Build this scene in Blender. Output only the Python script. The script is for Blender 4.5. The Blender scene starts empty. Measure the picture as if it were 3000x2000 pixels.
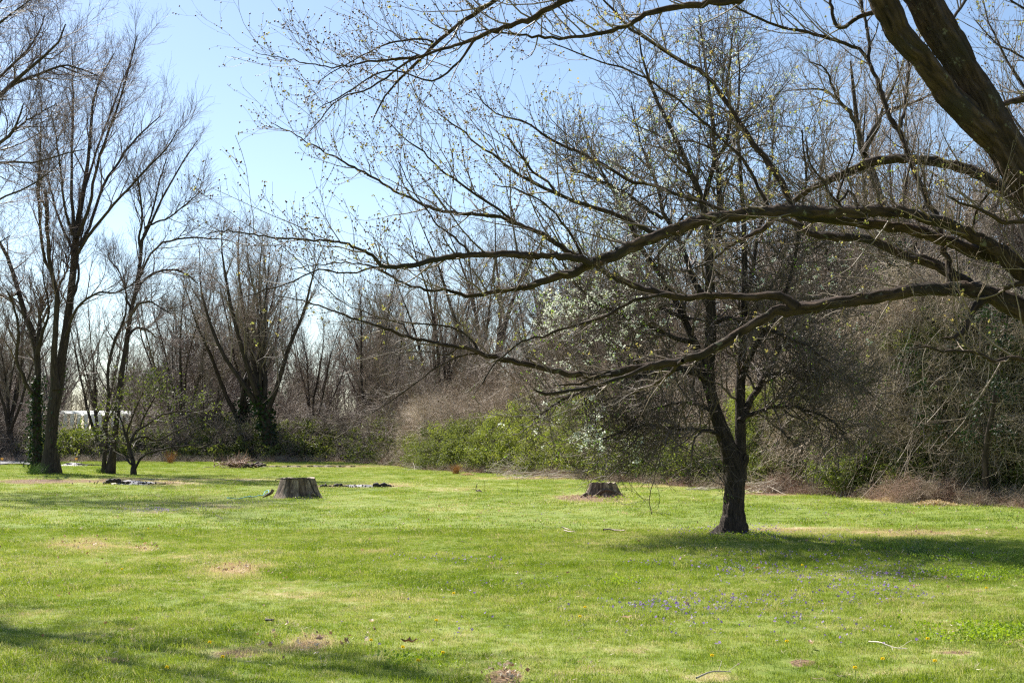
import bpy, math, random
import numpy as np
R_ = math.radians
sc = bpy.context.scene
col = sc.collection

# ------------------------------------------------------------------ camera, light, exposure
F = 3600.0                      # focal length in pixels of the 3000 px wide photograph
CAMH = 1.6
PITCH = math.atan(285.0 / F)
cam_d = bpy.data.cameras.new('camera'); cam = bpy.data.objects.new('camera', cam_d); col.objects.link(cam)
cam.location = (0, 0, CAMH); cam.rotation_euler = (math.pi / 2 + PITCH, 0, 0)
cam_d.sensor_width = 36; cam_d.lens = 36 * F / 3000.0; cam_d.clip_end = 3000; cam_d.clip_start = .05
sc.camera = cam

SUN_EL = R_(46)
SUN_DIR = np.array([-0.60, 0.80])            # horizontal direction towards the sun (left, ahead)
az = math.atan2(SUN_DIR[0], SUN_DIR[1])      # from +Y, clockwise positive to +X
world = bpy.data.worlds.new("World"); sc.world = world; world.use_nodes = True
nt = world.node_tree; nt.nodes.clear()
sky = nt.nodes.new('ShaderNodeTexSky'); sky.sky_type = 'NISHITA'; sky.sun_disc = False
sky.sun_elevation = SUN_EL; sky.sun_rotation = az; sky.altitude = 100
sky.air_density = 1.0; sky.dust_density = 0.4; sky.ozone_density = 1.5
bg = nt.nodes.new('ShaderNodeBackground'); bg.inputs[1].default_value = 0.076
wo = nt.nodes.new('ShaderNodeOutputWorld')
nt.links.new(sky.outputs[0], bg.inputs[0]); nt.links.new(bg.outputs[0], wo.inputs[0])
sd = bpy.data.lights.new('sun', 'SUN'); sd.energy = 5.0; sd.angle = R_(0.53); sd.color = (1.0, .95, .86)
sun = bpy.data.objects.new('sun', sd); col.objects.link(sun)
from mathutils import Vector
dv = Vector((math.cos(SUN_EL) * math.sin(az), math.cos(SUN_EL) * math.cos(az), math.sin(SUN_EL)))
sun.rotation_euler = dv.to_track_quat('Z', 'Y').to_euler(); sun.location = (0, 0, 40)
sc.view_settings.view_transform = 'Standard'; sc.view_settings.look = 'None'
sc.view_settings.gamma = 1; sc.view_settings.use_curve_mapping = False
sc.view_settings.exposure = 1.15
cy = sc.cycles
cy.max_bounces = 5; cy.diffuse_bounces = 2; cy.glossy_bounces = 1; cy.transmission_bounces = 3; cy.transparent_max_bounces = 4
cy.caustics_reflective = False; cy.caustics_refractive = False
cy.use_denoising = False
cy.pixel_filter_type = 'BLACKMAN_HARRIS'; cy.filter_width = 1.25

# ------------------------------------------------------------------ geometry of the view
FW = np.array([0, math.cos(PITCH), math.sin(PITCH)]); UPV = np.array([0, -math.sin(PITCH), math.cos(PITCH)])
def at(px, py, Y):
    """the point of the place that stands Y metres ahead on the sight line of a pixel of the photograph"""
    px = np.asarray(px, float); py = np.asarray(py, float)
    xc = (px - 1500) / F; yc = -(py - 1000) / F
    d = FW[None] + yc.reshape(-1, 1) * UPV[None]; d[:, 0] += xc.reshape(-1)
    t = np.asarray(Y, float).reshape(-1) / d[:, 1]
    p = d * t[:, None]; p[:, 2] += CAMH
    return p
def gnd(px, py):
    """ground point under a pixel below the horizon"""
    xc = (px - 1500) / F; yc = -(py - 1000) / F
    d = FW + yc * UPV + np.array([xc, 0, 0]); t = -CAMH / d[2]
    p = d * t; return np.array([p[0], p[1], 0.0])
def gnds(px, py):
    return np.array([gnd(a, b) for a, b in zip(px, py)])
def to_px(x, y, z=0.0):
    v = np.stack([x, y, np.zeros_like(x) + z - CAMH], -1)
    w = v @ FW
    return 1500 + F * v[..., 0] / w, 1000 - F * (v @ UPV) / w

# ------------------------------------------------------------------ materials
class MT:
    def __init__(s, name):
        s.m = bpy.data.materials.new(name); s.m.use_nodes = True; s.t = s.m.node_tree; s.t.nodes.clear()
    def n(s, k, **kw):
        nd = s.t.nodes.new(k)
        for a, b in kw.items():
            if a.startswith('i_'):
                a = a[2:]; nd.inputs[int(a) if a.isdigit() else a.replace('_', ' ')].default_value = b
            else: setattr(nd, a, b)
        return nd
    def l(s, a, b): s.t.links.new(a, b)
def ramp(mt, fac, stops):
    r = mt.n('ShaderNodeValToRGB'); e = r.color_ramp.elements
    while len(e) < len(stops): e.new(.5)
    for el, (p, c) in zip(e, stops): el.position = p; el.color = (*c, 1)
    mt.l(fac, r.inputs[0]); return r.outputs[0]

def bark_mat(name, c_dark, c_light, stretch=.16, scale=28, bump=.6, moss=None, rough=.9, dist=.01):
    mt = MT(name)
    a = mt.n('ShaderNodeAttribute', attribute_name='bk')
    mp = mt.n('ShaderNodeMapping'); mp.inputs['Scale'].default_value = (1, 1, stretch); mt.l(a.outputs['Vector'], mp.inputs[0])
    n1 = mt.n('ShaderNodeTexNoise', i_Scale=scale, i_Detail=6.0, i_Roughness=.65); mt.l(mp.outputs[0], n1.inputs['Vector'])
    v1 = mt.n('ShaderNodeTexVoronoi', feature='DISTANCE_TO_EDGE', i_Scale=scale * .9); mt.l(mp.outputs[0], v1.inputs['Vector'])
    mm = mt.n('ShaderNodeMath', operation='MULTIPLY_ADD'); mt.l(v1.outputs['Distance'], mm.inputs[0]); mm.inputs[1].default_value = .7; mt.l(n1.outputs[0], mm.inputs[2])
    c = ramp(mt, mm.outputs[0], [(.35, c_dark), (.8, c_light)])
    if moss:
        n2 = mt.n('ShaderNodeTexNoise', i_Scale=3.1, i_Detail=5.0); tc = mt.n('ShaderNodeTexCoord'); mt.l(tc.outputs['Object'], n2.inputs['Vector'])
        f = ramp(mt, n2.outputs[0], [(.5, (0, 0, 0)), (.64, (1, 1, 1))])
        mx = mt.n('ShaderNodeMixRGB'); mx.inputs[2].default_value = (*moss, 1); mt.l(f, mx.inputs[0]); mt.l(c, mx.inputs[1])
        c = mx.outputs[0]
    if moss:
        n4 = mt.n('ShaderNodeTexNoise', i_Scale=11.0, i_Detail=7.0, i_Roughness=.7); mt.l(a.outputs['Vector'], n4.inputs['Vector'])
        f4 = ramp(mt, n4.outputs[0], [(.60, (0, 0, 0)), (.66, (.75, .75, .75))])
        m4 = mt.n('ShaderNodeMixRGB'); m4.inputs[2].default_value = (.17, .165, .12, 1); mt.l(f4, m4.inputs[0]); mt.l(c, m4.inputs[1]); c = m4.outputs[0]
    b = mt.n('ShaderNodeBsdfPrincipled', i_Roughness=rough); b.inputs['Specular IOR Level'].default_value = .25
    mt.l(c, b.inputs['Base Color'])
    bp = mt.n('ShaderNodeBump', i_Strength=bump, i_Distance=dist); mt.l(mm.outputs[0], bp.inputs['Height']); mt.l(bp.outputs[0], b.inputs['Normal'])
    o = mt.n('ShaderNodeOutputMaterial'); mt.l(b.outputs[0], o.inputs[0]); return mt.m

def twig_mat(name, c1, c2, scale=1.5):
    mt = MT(name)
    tc = mt.n('ShaderNodeTexCoord'); n = mt.n('ShaderNodeTexNoise', i_Scale=scale, i_Detail=3.0); mt.l(tc.outputs['Object'], n.inputs['Vector'])
    c = ramp(mt, n.outputs[0], [(.35, c1), (.65, c2)])
    b = mt.n('ShaderNodeBsdfPrincipled', i_Roughness=.6); b.inputs['Specular IOR Level'].default_value = .35; mt.l(c, b.inputs['Base Color'])
    o = mt.n('ShaderNodeOutputMaterial'); mt.l(b.outputs[0], o.inputs[0]); return mt.m

def leaf_mat(name, stops, trans=.45, rough=.55, attr='tint', atype='GEOMETRY', nscale=.5, nw=.35):
    """colour by a value each leaf (or each instance) carries, plus slow variation over the place"""
    mt = MT(name)
    a = mt.n('ShaderNodeAttribute', attribute_name=attr, attribute_type=atype)
    g = mt.n('ShaderNodeNewGeometry'); n = mt.n('ShaderNodeTexNoise', i_Scale=nscale, i_Detail=3.0); mt.l(g.outputs['Position'], n.inputs['Vector'])
    m1 = mt.n('ShaderNodeMath', operation='SUBTRACT'); mt.l(n.outputs[0], m1.inputs[0]); m1.inputs[1].default_value = .5
    m2 = mt.n('ShaderNodeMath', operation='MULTIPLY_ADD'); mt.l(m1.outputs[0], m2.inputs[0]); m2.inputs[1].default_value = nw * 2; mt.l(a.outputs['Fac'], m2.inputs[2])
    c = ramp(mt, m2.outputs[0], stops)
    b = mt.n('ShaderNodeBsdfPrincipled', i_Roughness=rough); b.inputs['Specular IOR Level'].default_value = .3; mt.l(c, b.inputs['Base Color'])
    t = mt.n('ShaderNodeBsdfTranslucent'); 
    hs = mt.n('ShaderNodeHueSaturation', i_Saturation=1.15, i_Value=1.15); mt.l(c, hs.inputs['Color']); mt.l(hs.outputs[0], t.inputs[0])
    mx = mt.n('ShaderNodeMixShader'); mx.inputs[0].default_value = trans; mt.l(b.outputs[0], mx.inputs[1]); mt.l(t.outputs[0], mx.inputs[2])
    o = mt.n('ShaderNodeOutputMaterial'); mt.l(mx.outputs[0], o.inputs[0]); return mt.m

def plain_mat(name, c1, c2, scale=8, rough=.8, bump=.3, metal=0, dist=.02):
    mt = MT(name)
    tc = mt.n('ShaderNodeTexCoord'); n = mt.n('ShaderNodeTexNoise', i_Scale=scale, i_Detail=6.0, i_Roughness=.6); mt.l(tc.outputs['Object'], n.inputs['Vector'])
    c = ramp(mt, n.outputs[0], [(.3, c1), (.7, c2)])
    b = mt.n('ShaderNodeBsdfPrincipled', i_Roughness=rough, i_Metallic=metal); mt.l(c, b.inputs['Base Color'])
    bp = mt.n('ShaderNodeBump', i_Strength=bump, i_Distance=dist); mt.l(n.outputs[0], bp.inputs['Height']); mt.l(bp.outputs[0], b.inputs['Normal'])
    o = mt.n('ShaderNodeOutputMaterial'); mt.l(b.outputs[0], o.inputs[0]); return mt.m

M = {}
M['maple'] = bark_mat('maple_bark', (.011, .007, .005), (.088, .056, .038), moss=(.036, .028, .020), bump=1.0, scale=20, stretch=.3, dist=.04)
M['maple_twig'] = twig_mat('maple_twig', (.10, .07, .05), (.24, .18, .13))
M['pear'] = bark_mat('pear_bark', (.012, .009, .007), (.072, .052, .040), bump=1.0, scale=30, dist=.02)
M['pear_twig'] = twig_mat('pear_twig', (.05, .035, .026), (.18, .13, .10))
M['far'] = bark_mat('woodland_bark', (.018, .013, .010), (.075, .055, .044), bump=.6, scale=12)
M['far_twig'] = twig_mat('woodland_twig', (.14, .105, .08), (.32, .25, .20), .4)
M['left_twig'] = twig_mat('reddish_twig', (.09, .055, .05), (.2, .135, .125), .4)
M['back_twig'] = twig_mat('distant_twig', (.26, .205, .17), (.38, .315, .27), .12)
M['bramble'] = twig_mat('bramble', (.22, .165, .12), (.55, .44, .33), .6)
M['redbramble'] = twig_mat('red_bramble', (.20, .11, .075), (.42, .26, .18), 1.2)
M['cane'] = twig_mat('dead_cane', (.32, .26, .2), (.62, .54, .43), 2)
M['bud'] = leaf_mat('bud', [(0, (.07, .03, .022)), (.6, (.16, .075, .045)), (1, (.26, .2, .06))], trans=.2)
M['young'] = leaf_mat('young_leaf', [(0, (.20, .22, .07)), (.5, (.36, .36, .12)), (1, (.45, .34, .14))], trans=.5)
M['blossom'] = leaf_mat('blossom', [(0, (.55, .62, .40)), (.35, (.75, .78, .66)), (1, (.85, .85, .80))], trans=.35, nw=.1)
M['pear_leaf'] = leaf_mat('pear_leaf', [(0, (.10, .19, .03)), (1, (.28, .38, .08))], trans=.5)
M['ivy'] = leaf_mat('ivy', [(0, (.012, .026, .008)), (.6, (.028, .055, .014)), (1, (.065, .10, .03))], trans=.15, rough=.55)
M['shrub'] = leaf_mat('shrub_leaf', [(0, (.06, .10, .022)), (.5, (.13, .20, .04)), (1, (.26, .33, .07))], trans=.5, atype='INSTANCER', attr='tint', nw=.3)
M['hedge'] = leaf_mat('undergrowth_leaf', [(0, (.06, .075, .026)), (.5, (.20, .23, .06)), (1, (.40, .44, .10))], trans=.45, atype='INSTANCER', attr='tint', nw=.35)
M['shrubleaf'] = leaf_mat('small_tree_leaf', [(0, (.07, .095, .02)), (.5, (.145, .18, .04)), (1, (.24, .28, .07))], trans=.5)
G1 = [(0.0, (.09, .135, .024)), (.28, (.19, .262, .036)), (.54, (.325, .37, .085)), (.80, (.56, .49, .27)), (1.0, (.52, .39, .25))]
M['grass'] = leaf_mat('grass_blade', G1, trans=.42, rough=.5, attr='dry', atype='INSTANCER', nscale=1.2, nw=.16)
M['violet'] = leaf_mat('violet_petal', [(0, (.16, .09, .34)), (1, (.36, .27, .52))], trans=.4, atype='INSTANCER', nw=.1)
M['dandelion'] = leaf_mat('dandelion_petal', [(0, (.8, .5, .02)), (1, (.85, .6, .03))], trans=.2, atype='INSTANCER', nw=.1)
M['deadleaf'] = leaf_mat('dead_leaf', [(0, (.22, .12, .07)), (.5, (.46, .31, .20)), (1, (.72, .60, .45))], trans=.2, atype='INSTANCER', nw=.1)
M['clover'] = leaf_mat('weed_leaf', [(0, (.17, .26, .035)), (1, (.36, .46, .075))], trans=.4, atype='INSTANCER', nw=.1)
M['straw'] = leaf_mat('straw', [(0, (.35, .24, .12)), (1, (.62, .50, .30))], trans=.3, nw=.1)
M['orange'] = leaf_mat('orange_grass', [(0, (.42, .2, .07)), (1, (.55, .32, .13))], trans=.3, nw=.1)
M['ash'] = plain_mat('ash', (.16, .145, .145), (.62, .58, .58), 22, bump=.8)
M['char'] = plain_mat('charred_wood', (.012, .009, .007), (.07, .05, .038), 16, bump=1)
M['soil'] = plain_mat('soil', (.05, .032, .022), (.2, .13, .085), 12, bump=1)
M['rope'] = plain_mat('blue_rope', (.05, .25, .33), (.14, .42, .5), 30)
M['white'] = plain_mat('white_sheeting', (.7, .72, .74), (.86, .87, .88), 2, bump=0)
M['gap'] = plain_mat('dark_opening', (.02, .022, .022), (.06, .06, .065), 2)
M['roof'] = plain_mat('grey_roof', (.22, .20, .22), (.36, .33, .35), 2, rough=.6)
M['gravel'] = plain_mat('pale_gravel', (.08, .075, .08), (.2, .19, .2), 6, bump=1)
M['paint'] = plain_mat('silver_paint', (.5, .52, .55), (.62, .64, .66), 2, rough=.25, bump=0, metal=.5)
M['glass'] = plain_mat('dark_glass', (.01, .012, .014), (.03, .032, .035), 2, rough=.08, bump=0)
M['rubber'] = plain_mat('rubber', (.01, .01, .01), (.03, .03, .03), 5)

# stump materials
def stump_mat(name, c1, c2, c3):
    mt = MT(name); a = mt.n('ShaderNodeAttribute', attribute_name='bk')
    mp = mt.n('ShaderNodeMapping'); mp.inputs['Scale'].default_value = (1, 1, .12); mt.l(a.outputs['Vector'], mp.inputs[0])
    n1 = mt.n('ShaderNodeTexNoise', i_Scale=16.0, i_Detail=8.0, i_Roughness=.7); mt.l(mp.outputs[0], n1.inputs['Vector'])
    n2 = mt.n('ShaderNodeTexNoise', i_Scale=4.0, i_Detail=4.0); mt.l(mp.outputs[0], n2.inputs['Vector'])
    c = ramp(mt, n1.outputs[0], [(.35, c1), (.52, c2), (.68, c3)])
    d = ramp(mt, n2.outputs[0], [(.4, (.45, .4, .38)), (.62, (1, 1, 1))])
    mx = mt.n('ShaderNodeMixRGB', blend_type='MULTIPLY', i_0=1.0); mt.l(c, mx.inputs[1]); mt.l(d, mx.inputs[2])
    b = mt.n('ShaderNodeBsdfPrincipled', i_Roughness=.85); mt.l(mx.outputs[0], b.inputs['Base Color'])
    bp = mt.n('ShaderNodeBump', i_Strength=1.0, i_Distance=.03); mt.l(n1.outputs[0], bp.inputs['Height']); mt.l(bp.outputs[0], b.inputs['Normal'])
    o = mt.n('ShaderNodeOutputMaterial'); mt.l(b.outputs[0], o.inputs[0]); return mt.m
M['stump_a'] = stump_mat('bare_stump_wood', (.05, .034, .024), (.32, .235, .17), (.58, .46, .36))
M['stump_b'] = stump_mat('rough_stump_bark', (.04, .028, .02), (.26, .19, .13), (.52, .41, .29))
M['cut'] = plain_mat('sawn_wood', (.25, .18, .13), (.5, .4, .3), 9)

# ------------------------------------------------------------------ mesh accumulation
class Acc:
    def __init__(s): s.v = []; s.q = []; s.t = []; s.bk = []; s.ti = []; s.n = 0
    def add(s, v, q=None, t=None, bk=None, ti=None):
        v = np.asarray(v, np.float32).reshape(-1, 3)
        s.v.append(v)
        if q is not None and len(q): s.q.append(np.asarray(q, np.int32).reshape(-1, 4) + s.n)
        if t is not None and len(t): s.t.append(np.asarray(t, np.int32).reshape(-1, 3) + s.n)
        s.bk.append(v if bk is None else np.asarray(bk, np.float32).reshape(-1, 3))
        s.ti.append(np.full(len(v), .5, np.float32) if ti is None else np.broadcast_to(np.asarray(ti, np.float32), (len(v),)))
        s.n += len(v)
    def mesh(s, name, mat, smooth=True, off=None):
        v = np.concatenate(s.v)
        if off is not None: v = v - np.asarray(off, np.float32)
        q = np.concatenate(s.q) if s.q else np.zeros((0, 4), np.int32)
        t = np.concatenate(s.t) if s.t else np.zeros((0, 3), np.int32)
        me = bpy.data.meshes.new(name)
        me.vertices.add(len(v)); me.vertices.foreach_set('co', v.ravel())
        nl = q.size + t.size; me.loops.add(nl)
        me.loops.foreach_set('vertex_index', np.concatenate([q.ravel(), t.ravel()]))
        npoly = len(q) + len(t); me.polygons.add(npoly)
        st = np.concatenate([np.arange(len(q)) * 4, q.size + np.arange(len(t)) * 3]).astype(np.int32)
        me.polygons.foreach_set('loop_start', st)
        me.polygons.foreach_set('use_smooth', np.full(npoly, bool(smooth)))
        a = me.attributes.new('bk', 'FLOAT_VECTOR', 'POINT'); a.data.foreach_set('vector', np.concatenate(s.bk).ravel())
        a = me.attributes.new('tint', 'FLOAT', 'POINT'); a.data.foreach_set('value', np.concatenate(s.ti).astype(np.float32))
        me.materials.append(mat); me.update(calc_edges=True); return me
    def build(s, name, mat, parent=None, kind=None, smooth=True, loc=None, label=None):
        """link as one mesh object; vertices are given in world space"""
        o = bpy.data.objects.new(name, None) if False else None
        base = np.zeros(3)
        if parent is not None: base = np.array(parent['_base'][:])
        elif loc is not None: base = np.asarray(loc, float)
        me = s.mesh(name, mat, smooth, base)
        o = bpy.data.objects.new(name, me); col.objects.link(o)
        if parent is not None: o.parent = parent
        else: o.location = base
        if kind: o['kind'] = kind
        if label: o['label'] = label
        return o

def thing(name, label, cat, loc=(0, 0, 0), group=None):
    o = bpy.data.objects.new(name, None); col.objects.link(o)
    o.location = loc; o['label'] = label; o['category'] = cat; o['_base'] = [float(c) for c in loc]
    o.empty_display_size = .2
    if group: o['group'] = group
    return o
def tag(o, label, cat, group=None, kind=None):
    o['label'] = label; o['category'] = cat
    if group: o['group'] = group
    if kind: o['kind'] = kind
    return o

def unit(a): return a / np.maximum(np.linalg.norm(a, axis=-1, keepdims=True), 1e-9)

def tubes(acc, P, R, sides=4, rough=0, rng=None, ridge=0, ti=None):
    """P (B,n,3), R (B,n): B tubes"""
    B, n = P.shape[:2]
    T = np.empty_like(P); T[:, 1:-1] = P[:, 2:] - P[:, :-2]; T[:, 0] = P[:, 1] - P[:, 0]; T[:, -1] = P[:, -1] - P[:, -2]
    T = unit(T)
    avg = unit(P[:, -1] - P[:, 0])
    ax = np.argmin(np.abs(avg), axis=1); ref = np.zeros((B, 3)); ref[np.arange(B), ax] = 1
    ref = np.repeat(ref[:, None], n, 1)
    U = unit(ref - (ref * T).sum(-1, keepdims=True) * T); V = np.cross(T, U)
    th = np.arange(sides) * 2 * np.pi / sides
    rr = np.repeat(R[:, :, None], sides, 2)
    if rough and rng is not None:
        rr = rr * (1 + rough * (rng.random(rr.shape) - .5))
    if ridge:
        sl = np.concatenate([np.zeros((B, 1)), np.cumsum(np.linalg.norm(np.diff(P, axis=1), axis=-1), 1)], 1)[:, :, None]
        w = np.abs(fbm(np.cos(th) * 4.5 + sl * 1.3 + 30, np.sin(th) * 4.5 - sl * 1.1 + 30, 3) - .5) * 2
        big = fbm(np.cos(th) * 1.2 + sl * 2.3 + 10, np.sin(th) * 1.2 + sl * 1.7 + 10, 2) - .5
        rr = rr * (1 - ridge * (.35 - w) + ridge * 1.2 * big)
    X = P[:, :, None] + rr[..., None] * (np.cos(th)[:, None] * U[:, :, None] + np.sin(th)[:, None] * V[:, :, None])
    seg = np.linalg.norm(np.diff(P, axis=1), axis=-1); s = np.concatenate([np.zeros((B, 1)), np.cumsum(seg, 1)], 1)
    off = np.arange(B)[:, None] * 3.7
    bk = np.stack([rr * np.cos(th), rr * np.sin(th), np.repeat((s + off)[:, :, None], sides, 2)], -1)
    idx = np.arange(B * n * sides).reshape(B, n, sides)
    a = idx[:, :-1]; b = idx[:, 1:]
    q = np.stack([a, np.roll(a, -1, 2), np.roll(b, -1, 2), b], -1)
    acc.add(X, q, bk=bk, ti=ti)

def grow(rng, P, R, m, t=(.15, 1), ang=(45, 12), L=.4, rel=True, n=4, wig=.15, up=.05, rf=.6, rcap=9, rtip=.002, fall=.5, bias=None, taper=.8):
    """m child branches on every parent polyline; returns polylines and radii"""
    B, nP = P.shape[:2]
    tt = t[0] + (t[1] - t[0]) * (np.arange(m)[None] + rng.random((B, m))) / m
    tt = np.minimum(tt, .995)
    f = tt * (nP - 1); i = np.minimum(f.astype(int), nP - 2); fr = (f - i)[..., None]
    bi = np.arange(B)[:, None]
    pos = P[bi, i] * (1 - fr) + P[bi, i + 1] * fr
    tan = unit(P[bi, i + 1] - P[bi, i]); rad = R[bi, i] * (1 - fr[..., 0]) + R[bi, i + 1] * fr[..., 0]
    plen = np.linalg.norm(np.diff(P, axis=1), axis=-1).sum(1)[:, None]
    ref = unit(rng.normal(size=tan.shape)); U = unit(np.cross(tan, ref)); 
    th = np.radians(rng.normal(ang[0], ang[1], (B, m)))[..., None]
    d = np.cos(th) * tan + np.sin(th) * U
    if bias is not None: d = unit(d + np.asarray(bias))
    ln = (plen * L if rel else L) * (1 - fall * tt) * rng.uniform(.55, 1.35, (B, m))
    N = B * m
    pos = pos.reshape(N, 3); d = d.reshape(N, 3); ln = ln.reshape(N, 1); rad = rad.reshape(N)
    Q = np.empty((N, n, 3)); Q[:, 0] = pos
    for k in range(1, n):
        d = unit(d + rng.normal(0, wig, (N, 3)) + np.array([0, 0, up]))
        Q[:, k] = Q[:, k - 1] + d * ln / (n - 1)
    r0 = np.minimum(rad * rf, rcap)
    s = np.linspace(0, 1, n)[None]
    RR = np.maximum(r0[:, None] * (1 - s) ** taper, np.minimum(rtip, r0[:, None] * .9))
    return Q, RR

def catmull(pts, n):
    pts = np.asarray(pts, float)
    P = np.concatenate([2 * pts[:1] - pts[1:2], pts, 2 * pts[-1:] - pts[-2:-1]])
    d = np.concatenate([[0], np.cumsum(np.linalg.norm(np.diff(pts[:, :3], axis=0), axis=1))]); d /= d[-1]
    s = np.linspace(0, 1, n); i = np.clip(np.searchsorted(d, s, 'right') - 1, 0, len(pts) - 2)
    u = ((s - d[i]) / np.maximum(d[i + 1] - d[i], 1e-9))[:, None]
    p0, p1, p2, p3 = P[i], P[i + 1], P[i + 2], P[i + 3]
    return .5 * (2 * p1 + (p2 - p0) * u + (2 * p0 - 5 * p1 + 4 * p2 - p3) * u ** 2 + (3 * p1 - p0 - 3 * p2 + p3) * u ** 3)

def limb(pts, d0, d1, n=None, jit=0, rng=None):
    """a traced limb: (px, py, width px) from base to tip, d0..d1 metres ahead -> points, radii"""
    a = np.array(pts, float)
    s = np.concatenate([[0], np.cumsum(np.linalg.norm(np.diff(a[:, :2], axis=0), axis=1))]); s /= s[-1]
    Y = d0 + (d1 - d0) * s
    p = at(a[:, 0], a[:, 1], Y); r = a[:, 2] / F * Y / 2
    n = n or max(6, int(len(pts) * 2.2))
    c = catmull(np.concatenate([p, r[:, None]], 1), n)
    P = c[:, :3]; Rr = np.maximum(c[:, 3], .0015)
    if jit and rng is not None: P[1:-1] += rng.normal(0, jit, (n - 2, 3))
    return P, Rr

def quads(acc, rng, C, size, k=1, spread=0, shape=1.7, tint=(0, 1), updir=0):
    """k randomly turned leaf-shaped quads round every centre"""
    C = np.repeat(C, k, 0); N = len(C)
    if spread: C = C + rng.normal(0, spread, C.shape)
    a = rng.normal(size=(N, 3)); a[:, 2] += updir; a = unit(a); b = unit(np.cross(a, rng.normal(size=(N, 3)))); 
    sz = size * rng.uniform(.6, 1.3, (N, 1)); nrm = np.cross(a, b)
    v = np.stack([C - a * sz * shape * .5, C + b * sz * .5 + nrm * sz * .1, C + a * sz * shape * .5, C - b * sz * .5 + nrm * sz * .1], 1)
    q = np.arange(N * 4).reshape(N, 4)
    acc.add(v, q, ti=np.repeat(rng.uniform(tint[0], tint[1], N), 4))

def octa(acc, rng, C, size, tint=(0, 1)):
    N = len(C); o = np.array([[1, 0, 0], [0, 1, 0], [-1, 0, 0], [0, -1, 0], [0, 0, 1.3], [0, 0, -1.3]])
    sz = size * rng.uniform(.6, 1.4, (N, 1, 1)); v = C[:, None] + o[None] * sz
    f = np.array([[0, 1, 4], [1, 2, 4], [2, 3, 4], [3, 0, 4], [1, 0, 5], [2, 1, 5], [3, 2, 5], [0, 3, 5]])
    t = (f[None] + np.arange(N)[:, None, None] * 6).reshape(-1, 3)
    acc.add(v, t=t, ti=np.repeat(rng.uniform(tint[0], tint[1], N), 6))

def sample_on(rng, P, N, tmin=.2, tmax=1):
    B, n = P.shape[:2]; b = rng.integers(0, B, N); f = rng.uniform(tmin, tmax, N) * (n - 1) * .999
    i = f.astype(int); fr = (f - i)[:, None]; return P[b, i] * (1 - fr) + P[b, i + 1] * fr

def box(acc, lo, hi):
    lo = np.array(lo, float); hi = np.array(hi, float)
    v = np.array([[x, y, z] for x in (lo[0], hi[0]) for y in (lo[1], hi[1]) for z in (lo[2], hi[2])])
    acc.add(v, [[0, 1, 3, 2], [4, 6, 7, 5], [0, 4, 5, 1], [2, 3, 7, 6], [0, 2, 6, 4], [1, 5, 7, 3]])

# smooth 2-D noise (value noise on a lattice)
_rg = np.random.default_rng(77); _lat = _rg.random((64, 64))
def vnoise(x, y):
    xi = np.floor(x).astype(int); yi = np.floor(y).astype(int); fx = x - xi; fy = y - yi
    fx = fx * fx * (3 - 2 * fx); fy = fy * fy * (3 - 2 * fy)
    g = lambda a, b: _lat[a % 64, b % 64]
    return (g(xi, yi) * (1 - fx) + g(xi + 1, yi) * fx) * (1 - fy) + (g(xi, yi + 1) * (1 - fx) + g(xi + 1, yi + 1) * fx) * fy
def fbm(x, y, o=4):
    s = 0; a = .5; 
    for k in range(o): s = s + a * vnoise(x * 2 ** k + 17 * k, y * 2 ** k + 31 * k); a *= .5
    return s / (1 - .5 ** o)

def relief(x, y):
    """gentle unevenness of the lawn"""
    return .05 * (fbm(x * .12, y * .12) - .5) + .03 * (fbm(x * .7 + 9, y * .7, 3) - .5)

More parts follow.
